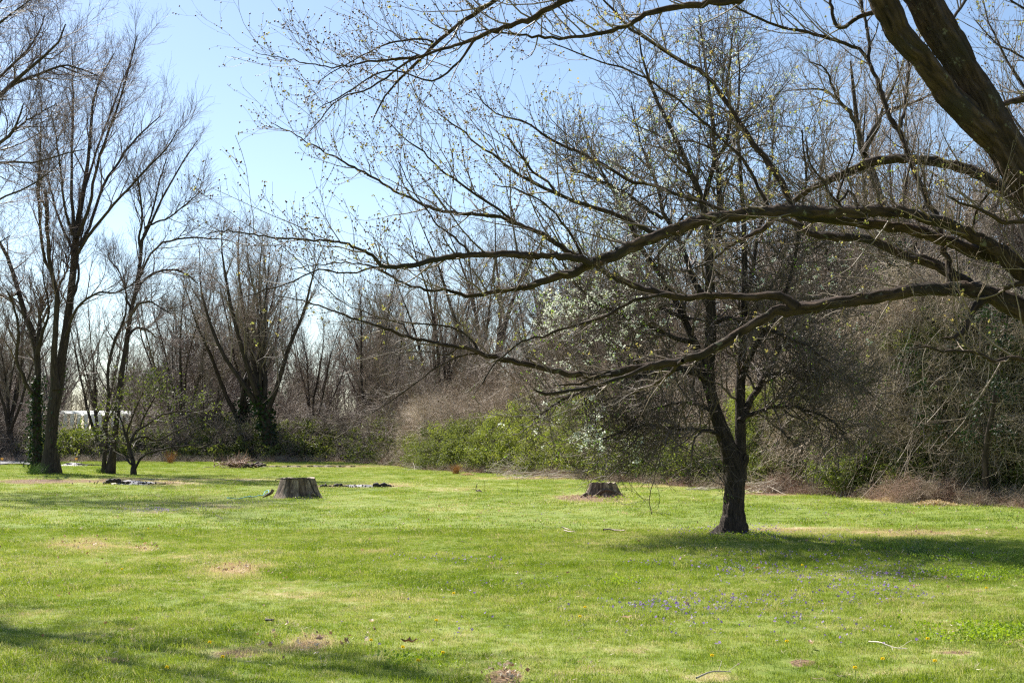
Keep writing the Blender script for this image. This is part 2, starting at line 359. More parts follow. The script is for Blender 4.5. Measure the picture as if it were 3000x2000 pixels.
# scattering by geometry nodes: one object, many instances
def scatter(name, pts, src, tint=None, scl=None, rot=None, idx=None, seed=1, attr='tint', kind='stuff'):
    rng = np.random.default_rng(seed); N = len(pts)
    me = bpy.data.meshes.new(name); me.vertices.add(N); me.vertices.foreach_set('co', np.asarray(pts, np.float32).ravel())
    def at_(n, ty, key, val):
        a = me.attributes.new(n, ty, 'POINT'); a.data.foreach_set(key, val)
    if rot is None: rot = np.stack([rng.normal(0, .12, N), rng.normal(0, .12, N), rng.uniform(0, 6.283, N)], -1)
    if scl is None: scl = rng.uniform(.8, 1.25, N)
    if np.ndim(scl) == 1: scl = np.repeat(np.asarray(scl)[:, None], 3, 1)
    if idx is None: idx = rng.integers(0, len(src), N)
    if tint is None: tint = rng.random(N)
    at_('rot', 'FLOAT_VECTOR', 'vector', rot.astype(np.float32).ravel())
    at_('scl', 'FLOAT_VECTOR', 'vector', np.asarray(scl, np.float32).ravel())
    at_('idx', 'INT', 'value', np.asarray(idx, np.int32)); at_(attr, 'FLOAT', 'value', np.asarray(tint, np.float32))
    for mm in src:
        for m_ in mm.materials:
            if m_.name not in me.materials: me.materials.append(m_)
    c = bpy.data.collections.new(name + '_sources')
    for k, mm in enumerate(src): c.objects.link(bpy.data.objects.new('%s_source_%02d' % (name, k), mm))
    o = bpy.data.objects.new(name, me); col.objects.link(o)
    ng = bpy.data.node_groups.new(name, 'GeometryNodeTree')
    ng.interface.new_socket('Geometry', in_out='INPUT', socket_type='NodeSocketGeometry'); ng.interface.new_socket('Geometry', in_out='OUTPUT', socket_type='NodeSocketGeometry')
    gi = ng.nodes.new('NodeGroupInput'); go = ng.nodes.new('NodeGroupOutput')
    ci = ng.nodes.new('GeometryNodeCollectionInfo'); ci.inputs['Collection'].default_value = c; ci.inputs['Separate Children'].default_value = True; ci.inputs['Reset Children'].default_value = True
    ip = ng.nodes.new('GeometryNodeInstanceOnPoints'); ip.inputs['Pick Instance'].default_value = True
    def na(n, ty):
        x = ng.nodes.new('GeometryNodeInputNamedAttribute'); x.data_type = ty; x.inputs[0].default_value = n; return [s for s in x.outputs if s.enabled and s.name == 'Attribute'][0]
    L = ng.links.new
    L(gi.outputs[0], ip.inputs['Points']); L(ci.outputs[0], ip.inputs['Instance'])
    L(na('idx', 'INT'), ip.inputs['Instance Index']); L(na('rot', 'FLOAT_VECTOR'), ip.inputs['Rotation']); L(na('scl', 'FLOAT_VECTOR'), ip.inputs['Scale'])
    L(ip.outputs[0], go.inputs[0])
    md = o.modifiers.new('scatter', 'NODES'); md.node_group = ng
    if kind: o['kind'] = kind
    return o

# ------------------------------------------------------------------ dryness of the lawn (what grows or lies there)
PATCH = [  # px, py, rx, ry, dry, bare
 (240,1600,110,22,.45,0),(415,1608,45,12,.5,.2),(560,1640,160,14,.2,0),(700,1672,85,18,.5,.25),(700,1915,75,16,.55,.6),(900,1892,110,24,.5,.35),(930,1862,45,8,.3,.7),
 (1120,1925,50,12,.3,.2),(345,1935,50,10,.3,.6),(300,1925,30,8,.3,.8),(1475,1985,55,26,.4,1.1),(860,1820,60,12,.3,.1),(2350,1940,42,10,.4,.9),(2800,1912,70,9,.3,.5),(2430,1885,40,5,.2,.3),
 (110,1411,120,7,.4,1.0),(330,1408,180,8,.5,.4),(500,1416,90,5,.6,.3),(650,1405,200,3,.5,.2),(1040,1424,180,3,.6,.7),(1130,1418,60,3,.5,.4),(960,1365,200,4,.4,.6),
 (1720,1458,90,10,.6,.8),(1790,1462,90,10,.3,.3),(1330,1435,90,6,.3,0),(1300,1490,120,10,.2,0),(2650,1565,260,12,.5,.05),(2350,1550,140,8,.45,.1),(2150,1568,75,8,.2,.5),
 (440,1500,90,8,.3,.35),(650,1488,80,8,.3,.35),(560,1475,150,6,.2,.1),(2260,1560,60,7,.3,.4),(1180,1620,300,10,.12,0),(2450,1690,260,8,.15,.2),(2830,1470,200,9,.6,.6),(2620,1462,80,7,.6,.3),
 (2250,1447,140,6,.5,.6),(1560,1402,170,4,.5,.4),(1960,1425,200,5,.4,.3),(1900,1960,220,18,.25,0),(2100,1985,160,14,.3,0),(1480,1760,120,8,.15,0),(1100,1760,150,16,.15,0),(1700,1900,200,14,.2,0),(820,1740,120,20,.22,0),(60,1800,140,10,.15,0),(2600,1970,120,12,.25,0)]
def lawn_state(x, y):
    px, py = to_px(x, y)
    big = fbm(x * .25 + 3, y * .25 + 8, 4); mid = fbm(x * 1.1, y * 1.1 + 5, 4); fine = fbm(x * 5 + 1, y * 5, 3)
    dry = .415 + .26 * (big - .5) + .28 * (mid - .5) + .42 * (fine - .5)
    bare = np.clip((fbm(x * 2.1 + 40, y * 2.1 + 11, 4) - .74) * 6, 0, .5)
    w = .55 + .9 * fine
    for a, b, rx, ry, d, ba in PATCH:
        g = np.exp(-(((px - a) / rx) ** 2 + ((py - b) / ry) ** 2)) * w
        dry = dry + d * g; bare = bare + ba * g * 1.15
    return np.clip(dry, 0, 1), np.clip(bare, 0, 1)

# ------------------------------------------------------------------ ground
def ground():
    # a fan of rings that grows coarser away from where one stands, over a big apron
    rows = np.concatenate([np.linspace(.5, 6.5, 6), 7 * (1.0128 ** np.arange(240)), ])
    rows = rows[rows < 140]; rows = np.concatenate([rows, [160, 200, 260, 400, 700, 1200]])
    u = np.concatenate([[-6, -3, -1.6, -1], np.linspace(-.62, .62, 200), [1, 1.6, 3, 6]])
    Y, U = np.meshgrid(rows, u, indexing='ij'); X = U * np.maximum(Y, 3)
    Z = relief(X, Y) * np.clip((140 - Y) / 60, 0, 1)
    nr, nc = X.shape; v = np.stack([X, Y, Z], -1).reshape(-1, 3)
    i = np.arange(nr * nc).reshape(nr, nc)
    q = np.stack([i[:-1, :-1], i[:-1, 1:], i[1:, 1:], i[1:, :-1]], -1).reshape(-1, 4)
    acc = Acc(); acc.add(v, q)
    back = np.array([[-2000, .5, 0], [2000, .5, 0], [2000, -300, 0], [-2000, -300, 0]]); 
    acc.add(np.array([[-3, .5, Z[0, 0]], [-3, -300, 0], [3, -300, 0], [3, .5, Z[0, -1]]]) * np.array([200, 1, 0]) + [0, 0, -.02], [[0, 1, 2, 3]])
    mt = MT('lawn')
    a = mt.n('ShaderNodeAttribute', attribute_name='dry'); b_ = mt.n('ShaderNodeAttribute', attribute_name='bare')
    g = mt.n('ShaderNodeNewGeometry')
    n = mt.n('ShaderNodeTexNoise', i_Scale=9.0, i_Detail=8.0, i_Roughness=.7); mt.l(g.outputs['Position'], n.inputs['Vector'])
    m = mt.n('ShaderNodeMath', operation='MULTIPLY_ADD'); mt.l(n.outputs[0], m.inputs[0]); m.inputs[1].default_value = .7; mt.l(a.outputs['Fac'], m.inputs[2])
    m2 = mt.n('ShaderNodeMath', operation='SUBTRACT'); mt.l(m.outputs[0], m2.inputs[0]); m2.inputs[1].default_value = .35
    c = ramp(mt, m2.outputs[0], [(0.0, (.06, .10, .016)), (.3, (.145, .20, .030)), (.55, (.24, .275, .07)), (.8, (.42, .35, .19)), (1.0, (.42, .31, .20))])
    n3 = mt.n('ShaderNodeTexNoise', i_Scale=30.0, i_Detail=6.0); mt.l(g.outputs['Position'], n3.inputs['Vector'])
    soil = ramp(mt, n3.outputs[0], [(.3, (.055, .034, .022)), (.5, (.17, .105, .065)), (.72, (.40, .27, .16))])
    mb = mt.n('ShaderNodeMath', operation='MULTIPLY_ADD'); mt.l(n.outputs[0], mb.inputs[0]); mb.inputs[1].default_value = .6; mt.l(b_.outputs['Fac'], mb.inputs[2])
    fb = ramp(mt, mb.outputs[0], [(.62, (0, 0, 0)), (.78, (1, 1, 1))])
    mx = mt.n('ShaderNodeMixRGB'); mt.l(fb, mx.inputs[0]); mt.l(c, mx.inputs[1]); mt.l(soil, mx.inputs[2])
    b = mt.n('ShaderNodeBsdfPrincipled', i_Roughness=.9); b.inputs['Specular IOR Level'].default_value = .15; mt.l(mx.outputs[0], b.inputs['Base Color'])
    bp = mt.n('ShaderNodeBump', i_Strength=.8, i_Distance=.04); mt.l(n.outputs[0], bp.inputs['Height']); mt.l(bp.outputs[0], b.inputs['Normal'])
    o = mt.n('ShaderNodeOutputMaterial'); mt.l(b.outputs[0], o.inputs[0])
    ob = acc.build('ground', mt.m, kind='structure')
    vv = np.concatenate(acc.v); dry, bare = lawn_state(vv[:, 0], np.maximum(vv[:, 1], 2))
    # beyond the lawn's edge the wood's floor is leaf litter
    lit = forest_floor(vv[:, 0], vv[:, 1])
    bare = np.clip(bare + lit, 0, 1)
    for nm, val in (('dry', dry), ('bare', bare)):
        at_ = ob.data.attributes.new(nm, 'FLOAT', 'POINT'); at_.data.foreach_set('value', val.astype(np.float32))
    return ob

# lawn edge: depth of the thicket's foot for each bearing px
EDGE_PX = np.array([-600, 0, 400, 640, 1000, 1160, 1250, 1500, 1700, 2000, 2300, 2600, 2850, 3000, 3600])
EDGE_PY = np.array([1352, 1352, 1350, 1352, 1352, 1362, 1376, 1388, 1402, 1422, 1442, 1464, 1476, 1484, 1510])
def edge_depth(px):
    py = np.interp(px, EDGE_PX, EDGE_PY); return 5760.0 / (py - 1285)
def forest_floor(x, y):
    px, _ = to_px(x, np.maximum(y, 3)); e = edge_depth(px)
    return np.clip((y - e) / 1.0, 0, 1) * np.clip((e + 25 - y) / 6, 0, 1) * (y > 5) * .9
ground()

# ------------------------------------------------------------------ grass blades
def blade_tuft(seed, nb, h, w, rad, lean=.5):
    rng = np.random.default_rng(seed); acc = Acc()
    b = rng.normal(0, rad, (nb, 3)); b[:, 2] = -.01
    az_ = rng.uniform(0, 6.283, nb); le = rng.uniform(.1, lean, nb); hh = h * rng.uniform(.5, 1.25, nb)
    dr = np.stack([np.cos(az_), np.sin(az_), 0 * az_], -1); sd_ = np.stack([-np.sin(az_ + 1), np.cos(az_ + 1), 0 * az_], -1) * w * rng.uniform(.7, 1.3, (nb, 1)) / 2
    mid = b + dr * (hh * le * .35)[:, None] + np.array([0, 0, 1]) * (hh * .55)[:, None]
    tip = b + dr * (hh * le)[:, None] + np.array([0, 0, 1]) * (hh * (1 - le * .45))[:, None]
    v = np.stack([b - sd_, b + sd_, mid + sd_ * .8, mid - sd_ * .8, tip], 1)
    k = np.arange(nb)[:, None] * 5
    acc.add(v, q=np.concatenate([k, k + 1, k + 2, k + 3], 1), t=np.concatenate([k + 3, k + 2, k + 4], 1))
    return acc.mesh('grass_tuft', M['grass'], smooth=False)

def grass():
    rng = np.random.default_rng(5)
    near = [blade_tuft(s, 34, .05, .0045, .065, .9) for s in range(6)] + [blade_tuft(20 + s, 26, .085, .005, .06, 1.0) for s in range(2)]
    far = [blade_tuft(40 + s, 40, .055, .011, .16, .9) for s in range(5)]
    def area(d0, d1, dens, n):
        dd = np.sqrt(rng.uniform(d0 ** 2, d1 ** 2, n)); u = rng.uniform(-.5, .5, n); return dd * u, dd
    n1 = 62000; x1, y1 = area(6.5, 22, 0, n1)
    n2 = 95000; x2, y2 = area(21, 100, 0, n2)
    for nm, x, y, src, s in (('grass', x1, y1, near, 1.0), ('lawn_grass', x2, y2, far, 1.0)):
        dry, bare = lawn_state(x, y); px, _ = to_px(x, y)
        keep = (y < edge_depth(px) + .6) & (rng.random(len(x)) > bare * 1.15)
        x, y, dry = x[keep], y[keep], dry[keep]
        tall = fbm(x * .9 + 50, y * .9 + 7, 3)
        sc_ = (.36 + .78 * tall) * rng.uniform(.8, 1.25, len(x)) * s
        idx = rng.integers(0, 6 if nm == 'grass' else 5, len(x))
        if nm == 'grass':
            q_ = rng.random(len(x)); idx[(tall > .58) & (q_ < .22)] = 6; idx[(tall > .62) & (q_ > .84)] = 7
        scatter(nm, np.stack([x, y, relief(x, y)], -1), src, tint=np.clip(dry - .02 + rng.normal(0, .15, len(x)) + .25 * (rng.random(len(x)) < .05), 0, 1), scl=sc_, idx=idx, attr='dry', seed=3)
grass()
for o_, lb in (('grass', 'short uneven spring grass blades covering the near lawn'), ('lawn_grass', 'short green grass covering the far part of the lawn')):
    tag(bpy.data.objects[o_], lb, 'grass')

# ------------------------------------------------------------------ the maple whose limbs hang into the picture from the right
def maple():
    rng = np.random.default_rng(11)
    base = gnd(3290, 1935); base[2] = 0
    t = thing('maple_tree', 'large old maple standing just beyond the right edge with mossy limbs arching over the lawn', 'tree', base)
    # (points, depth at base, depth at tip, twig density factor, twig length)
    LIMBS = {
     'A': ([(3230,1180,110),(3130,1010,92),(3060,955,86),(3000,913,82),(2937,880,74),(2870,855,62),(2781,847,54),(2670,853,50),(2580,868,48),(2469,882,48),(2370,902,48),(2321,908,44),(2268,915,38),(2223,942,36),(2178,968,34),(2112,1007,33),(2045,1043,31),(1937,1067,29),(1848,1081,28),(1759,1096,27),(1687,1099,25),(1625,1086,22),(1536,1067,20),(1446,1045,18),(1379,1023,16),(1290,1007,13),(1201,988,11),(1112,958,9),(1045,936,7),(1000,918,6),(900,885,5),(800,862,3)], 9.0, 9.6),
     'A2': ([(2335,900,34),(2303,873,30),(2268,866,28),(2178,869,27),(2089,866,27),(2000,872,26),(1937,860,25),(1870,842,24),(1826,824,22),(1781,802,21),(1714,765,20),(1647,728,19),(1580,683,18),(1513,655,16),(1469,638,14),(1402,629,13),(1335,624,12),(1268,611,11),(1214,585,10),(1156,558,9),(1089,518,8),(1022,482,7),(937,437,5),(870,397,4),(800,362,3)], 9.2, 10.2),
     'B': ([(3230,1100,110),(3120,930,92),(3060,862,80),(3000,800,72),(2960,768,66),(2915,730,56),(2848,690,48),(2803,668,44),(2737,643,42),(2670,627,42),(2580,621,42),(2491,620,42),(2402,622,42),(2290,620,44),(2178,628,44),(2089,638,44),(2000,664,45),(1937,686,44),(1870,714,42),(1804,744,40),(1737,770,38),(1692,793,33),(1625,811,28),(1580,826,23),(1536,842,20),(1469,853,17),(1424,860,15),(1375,869,14),(1335,857,12),(1290,849,10),(1268,853,10),(1201,837,9),(1156,815,8),(1103,784,7),(1067,775,6),(1000,770,5),(930,775,4),(850,790,3)], 9.1, 8.3),
     'B1': ([(1737,768,30),(1714,762,28),(1647,748,26),(1558,750,25),(1491,746,24),(1402,746,23),(1335,750,21),(1268,763,20),(1201,778,18),(1125,782,16),(1107,766,14),(1080,742,12),(1045,726,10),(1000,712,9),(937,704,8),(848,699,7),(759,690,6),(660,677,5),(600,690,3)], 8.5, 7.6),
     'B2': ([(2940,752,50),(2870,739,52),(2826,728,46),(2759,700,44),(2670,672,42),(2580,660,40),(2491,648,38),(2402,640,34),(2330,632,30)], 9.15, 9.0),
     'C': ([(3180,760,90),(3090,660,60),(3000,598,48),(2937,554,44),(2848,504,42),(2759,478,38),(2670,464,36),(2580,469,36),(2513,491,34),(2469,513,30),(2424,531,26),(2379,549,22),(2335,580,20),(2290,610,20),(2250,660,20),(2200,690,16),(2140,720,12),(2070,770,8),(1990,800,5)], 9.4, 10.8),
     'D': ([(2900,858,44),(2845,835,42),(2781,797,40),(2720,770,38),(2670,753,36),(2603,726,34),(2536,699,32),(2446,695,30),(2379,686,28),(2340,660,24),(2300,640,16),(2240,600,10)], 9.3, 10.3),
     'E': ([(2800,855,28),(2786,820,26),(2777,762,23),(2762,721,22),(2745,647,21),(2714,580,21),(2683,513,20),(2652,424,19),(2625,370,19),(2598,312,18),(2571,241,16),(2547,179,14),(2545,112,12),(2527,22,10),(2515,-60,7)], 9.2, 10.0),
     'E1': ([(2638,372,15),(2648,330,13),(2656,268,12),(2661,179,10),(2640,140,8),(2616,116,6)], 9.7, 10.2),
     'E2': ([(2547,182,14),(2518,145,13),(2470,125,12),(2424,112,12),(2368,96,11),(2312,85,10),(2223,54,9),(2134,4,7),(2080,-30,5)], 9.9, 9.4),
     'T': ([(2600,20,22),(2558,38,18),(2513,51,17),(2482,74,16),(2458,84,14),(2444,60,13),(2436,20,12),(2430,-30,9)], 8.8, 8.9),
     'U': ([(3060,270,30),(3000,290,26),(2960,299,22),(2935,310,18)], 9.0, 8.9),
     'G1': ([(1700,-130,22),(1560,-60,19),(1455,0,17),(1402,31,16),(1339,76,15),(1290,116,14),(1250,156,12),(1201,201,10),(1156,250,8),(1116,304,6),(1089,362,4)], 8.3, 8.8),
     'G2': ([(1900,-130,30),(1760,-50,26),(1661,0,24),(1616,22,22),(1558,54,20),(1491,76,18),(1424,100,16),(1379,118,14),(1313,141,12),(1246,161,11),(1179,172,9),(1089,180,8),(1000,196,6),(915,188,5),(848,174,4),(750,156,2)], 8.0, 8.4),
     'G2b': ([(1388,118,11),(1353,170,9),(1313,210,8),(1263,238,7),(1201,219,6),(1134,210,6),(1060,240,5),(1000,283,5),(930,320,3)], 8.1, 8.2),
     'G2c': ([(1246,160,8),(1180,190,8),(1120,235,7),(1060,268,6),(1000,284,5),(940,345,4),(890,410,3)], 8.2, 8.6),
     'G1b': ([(1270,124,8),(1240,114,7),(1179,118,7),(1125,132,6),(1070,160,5),(1000,198,4),(930,240,3)], 8.5, 8.2),
     'G3': ([(2560,-150,60),(2300,-40,34),(2160,0,28),(2089,8,26),(2000,20,25),(1937,31,22),(1884,49,20),(1839,74,18),(1781,94,16),(1714,105,14),(1670,112,13),(1580,107,11),(1491,100,8),(1420,90,5),(1350,100,3)], 8.2, 8.6),
     'H': ([(2325,618,26),(2312,580,25),(2268,500,24),(2214,429,22),(2179,375,20),(2125,295,17),(2067,219,15),(2000,183,13),(1915,129,12),(1848,85,11),(1804,40,10),(1768,0,8),(1720,-50,6)], 8.9, 9.6),
     'H2': ([(2262,625,14),(2250,603,13),(2214,536,12),(2179,469,11),(2125,415,10),(2054,353,9),(2000,304,8),(1915,245,7),(1817,196,6),(1759,179,6),(1670,147,5),(1603,120,4)], 8.95, 9.2),
     'I1': ([(1990,668,20),(1920,682,18),(1848,647,17),(1781,620,16),(1692,594,15),(1603,554,13),(1536,522,11),(1482,482,9),(1446,451,8),(1402,429,7),(1357,384,6),(1313,353,5),(1268,312,3)], 9.0, 9.4),
     'I1b': ([(1640,572,10),(1600,530,9),(1558,500,9),(1527,455,9),(1500,420,8),(1484,397,7)], 9.1, 9.0),
     'I3': ([(2160,636,14),(2080,600,13),(2000,576,13),(1920,545,12),(1848,531,12),(1781,491,11),(1714,455,10),(1647,424,9),(1594,393,8),(1536,357,7),(1469,339,6),(1420,304,5),(1388,259,3)], 9.0, 9.8),
     'I5': ([(1520,660,10),(1470,620,9),(1402,576,9),(1348,536,8),(1290,496,7),(1250,451,6),(1192,411,5),(1147,366,4),(1110,330,3)], 9.5, 9.0),
     'K': ([(1375,742,9),(1348,708,8),(1313,681,7),(1281,659,6),(1240,600,5),(1200,540,4),(1170,470,3)], 8.2, 8.6),
     'K2': ([(1714,764,12),(1680,700,10),(1640,640,8),(1600,600,7),(1530,560,6),(1440,540,4)], 8.6, 8.2),
     'A3': ([(1900,1072,18),(1848,1096,15),(1781,1119,13),(1714,1137,13),(1647,1148,12),(1594,1152,11),(1560,1139,7)], 9.3, 9.1),
     'A4': ([(1790,1098,12),(1740,1108,10),(1690,1125,9),(1625,1128,6)], 9.3, 9.5),
     'A5': ([(2000,1056,14),(1940,1110,12),(1880,1140,9),(1830,1160,6)], 9.2, 10.4),
     'L': ([(1960,862,14),(1893,873,12),(1839,887,12),(1781,922,11),(1735,940,10),(1670,958,9),(1603,980,8),(1536,998,7),(1491,1029,6),(1446,1070,5),(1415,1119,4),(1388,1154,3)], 9.4, 8.8),
     'M': ([(1420,1036,8),(1380,1035,7),(1335,1047,6),(1268,1083,5),(1201,1137,4.5),(1134,1181,4),(1067,1221,3.5),(1000,1246,3)], 9.5, 9.2),
     'M2': ([(1340,1018,6),(1300,1042,5),(1265,1030,4),(1200,1030,3.5),(1150,1036,3)], 9.5, 9.7),
     'N': ([(1402,1030,10),(1385,1000,9),(1366,980,8),(1313,956,7),(1223,947,6),(1134,936,5),(1067,913,4),(1000,882,4),(900,790,3),(830,720,2)], 9.5, 9.9),
     'N2': ([(1200,987,7),(1178,950,5),(1120,935,4),(1040,925,3)], 9.55, 9.9),
     'O': ([(1125,782,8),(1070,790,7),(1000,800,6),(937,788,6),(848,829,5),(759,855,4),(690,880,3),(616,909,2)], 8.4, 8.0),
     'P': ([(2900,870,30),(2860,895,25),(2840,930,22),(2825,968,20),(2799,989,16),(2765,991,12)], 9.1, 8.8),
     'Q': ([(3120,1090,26),(3000,1056,18),(2960,1046,16),(2915,1058,14),(2884,1044,13),(2862,1029,12),(2800,1028,11),(2759,1029,10),(2732,1020,9),(2705,1014,7),(2660,1025,3)], 8.6, 8.3),
     'Rb': ([(3120,640,24),(3000,647,18),(2937,651,16),(2893,625,13),(2850,606,11),(2813,594,9),(2770,570,4)], 8.8, 8.5),
     'S': ([(3110,800,28),(3000,829,20),(2960,838,17),(2925,858,14)], 8.8, 9.0),
     'V': ([(2520,620,12),(2490,560,11),(2455,590,9),(2400,520,7),(2370,470,6),(2360,400,4)], 9.0, 8.6),
     'V2': ([(2470,622,12),(2455,575,9),(2480,500,7),(2500,430,5),(2498,360,3)], 9.0, 8.9),
     'Y1': ([(3200,470,16),(3070,350,13),(2995,250,10),(2935,150,8),(2895,60,6),(2865,-50,3)], 9.6, 10.4),
     'Y2': ([(3260,280,14),(3090,215,11),(2990,165,8),(2915,125,6),(2850,50,3)], 9.8, 10.2),
     'Y3': ([(3240,120,12),(3090,70,10),(2985,15,8),(2905,-50,4)], 9.4, 9.8),
     'Y4': ([(3220,600,14),(3110,480,11),(3010,400,9),(2960,330,7),(2925,240,4)], 9.9, 10.8),
     'Y5': ([(2790,60,12),(2830,0,10),(2870,-70,7)], 8.8, 9.2),
     'W': ([(2900,560,10),(2860,620,9),(2852,690,8),(2860,760,6)], 9.2, 9.5),
    }
    # trunk outside the frame and the two great leaders that cross the corner
    def refine(P, Rr, n):
        c = catmull(np.concatenate([P, Rr[:, None]], 1), n); return c[:, :3], c[:, 3]
    def tube(P, Rr, name, sides=14, rough=.12, ridge=0):
        a = Acc(); tubes(a, P[None], Rr[None], sides, rough, rng, ridge); return a.build(name, M['maple'], t)
    P, Rr = limb([(3290,1950,330),(3285,1880,270),(3270,1700,235),(3250,1400,225),(3225,1150,205),(3190,950,185),(3130,760,155),(3062,600,124),(3004,515,114),(2940,424,106),(2880,312,96),(2824,200,92),(2768,112,92),(2705,0,96),(2640,-110,90),(2560,-280,74)], 8.9, 8.7, 44, .006, rng)
    Rr *= 1 + .05 * np.sin(np.arange(44) * 1.3); P, Rr = refine(P, Rr, 190); tube(P, Rr, 'trunk', 64, .05, .32)
    P, Rr = limb([(2925,425,60),(2850,352,76),(2783,277,74),(2714,182,70),(2672,140,69),(2627,80,72),(2587,0,84),(2530,-120,76),(2470,-250,66)], 8.75, 8.3, 24, .006, rng); P, Rr = refine(P, Rr, 120); tube(P, Rr, 'limb', 48, .05, .32)
    tw = Acc(); l2P = []; l2R = []
    tips = []
    for k, (pts, d0, d1) in LIMBS.items():
        big = pts[0][2] > 26
        n = max(8, int(len(pts) * (4.6 if big else 2.6))); P, Rr = limb(pts, d0, d1, n); Rr = Rr * .82
        P[1:-1] += rng.normal(0, .005 if big else .004, (n - 2, 3)); Rr = Rr * (1 + rng.normal(0, .045, n))
        Rr[-1] = max(Rr[-1] * .5, .0015)
        if big: Rr = Rr * (1 + .10 * (fbm(np.arange(n) * .31 + d0 * 9, np.arange(n) * .17) - .5) * 2)
        tube(P, Rr, 'limb', 20 if big else 9, .12 if big else .17, .28 if big else 0)
        # side shoots: more of them on the thinner outer wood
        ln = np.linalg.norm(np.diff(P, axis=0), axis=1).sum()
        if k in ('U', 'T', 'P', 'S'): 
            m = 5
        else: m = int(ln / (.10 if k in ('G1','G2','G2b','G2c','G1b','B1','A2','I1','I3','I5','K','K2','O','N') else .095))
        thin = Rr.copy()
        sel = slice(0, None)
        low = k in ('A', 'M', 'L', 'A3', 'A4', 'A5', 'M2')
        tr = (.12, 1.0) if not k in ('A', 'B') else (.2, 1.0)
        if low: m = int(m * .55)
        Q, QR = grow(rng, P[None], Rr[None], m, t=tr, ang=(50, 16), L=(.62 if not low else .34), rel=False, n=7, wig=.13, up=(.10 if not low else -.01), rf=.5, rcap=.007, rtip=.0016, fall=.25, bias=(-.12, 0, .30 if not low else -.05))
        l2P.append(Q); l2R.append(QR)
    P2 = np.concatenate(l2P); R2 = np.concatenate(l2R)
    # only a part of the shoots run long
    ln = rng.uniform(.35, 1.5, len(P2))[:, None, None]; P2 = P2[:, :1] + (P2 - P2[:, :1]) * ln
    P3, R3 = grow(rng, P2, R2, 5, t=(.2, 1), ang=(42, 14), L=.26, rel=False, n=5, wig=.12, up=.09, rf=.7, rcap=.004, rtip=.0014, fall=.3, bias=(-.05, 0, .15))
    P4, R4 = grow(rng, P3[::2], R3[::2], 2, t=(.3, 1), ang=(40, 14), L=.12, rel=False, n=3, wig=.1, up=.05, rf=.8, rcap=.003, rtip=.0012, fall=.2)
    tubes(tw, P2, R2, 4); tubes(tw, P3, R3, 3); tubes(tw, P4, R4, 3)
    tw.build('twigs', M['maple_twig'], t, kind='stuff')
    # swelling buds and the first leaves, mostly on the shoots to the left and above
    b = Acc()
    allp = np.concatenate([sample_on(rng, P3, 9000, .15, 1), sample_on(rng, P2, 2500, .3, 1), P3[:, -1], P4[:, -1]])
    # keep buds off the shaded low limbs
    w = np.clip((allp[:, 2] - 2.4) / .8, .12, 1); allp = allp[rng.random(len(allp)) < w]
    px = 1500 + allp[:, 0] / allp[:, 1] * F
    keepb = rng.random(len(allp)) < np.where(px < 1700, .8, .35)
    octa(b, rng, allp[keepb] + rng.normal(0, .004, (keepb.sum(), 3)), .0055)
    b.build('buds', M['bud'], t, kind='stuff')
    y = Acc(); tipc = np.concatenate([P3[:, -1], P2[:, -1], P4[::2, -1]])
    cl = fbm(tipc[:, 0] * 1.7 + 20, tipc[:, 2] * 1.7 + 9, 3)
    tipc = tipc[(rng.random(len(tipc)) < np.clip((cl - .42) * 2.0, .03, .7)) & (tipc[:, 2] > 2.2)]
    quads(y, rng, tipc, .0115, 5, .008, tint=(.1, 1), updir=.6)
    y.build('young_leaves', M['young'], t, kind='stuff')
maple()

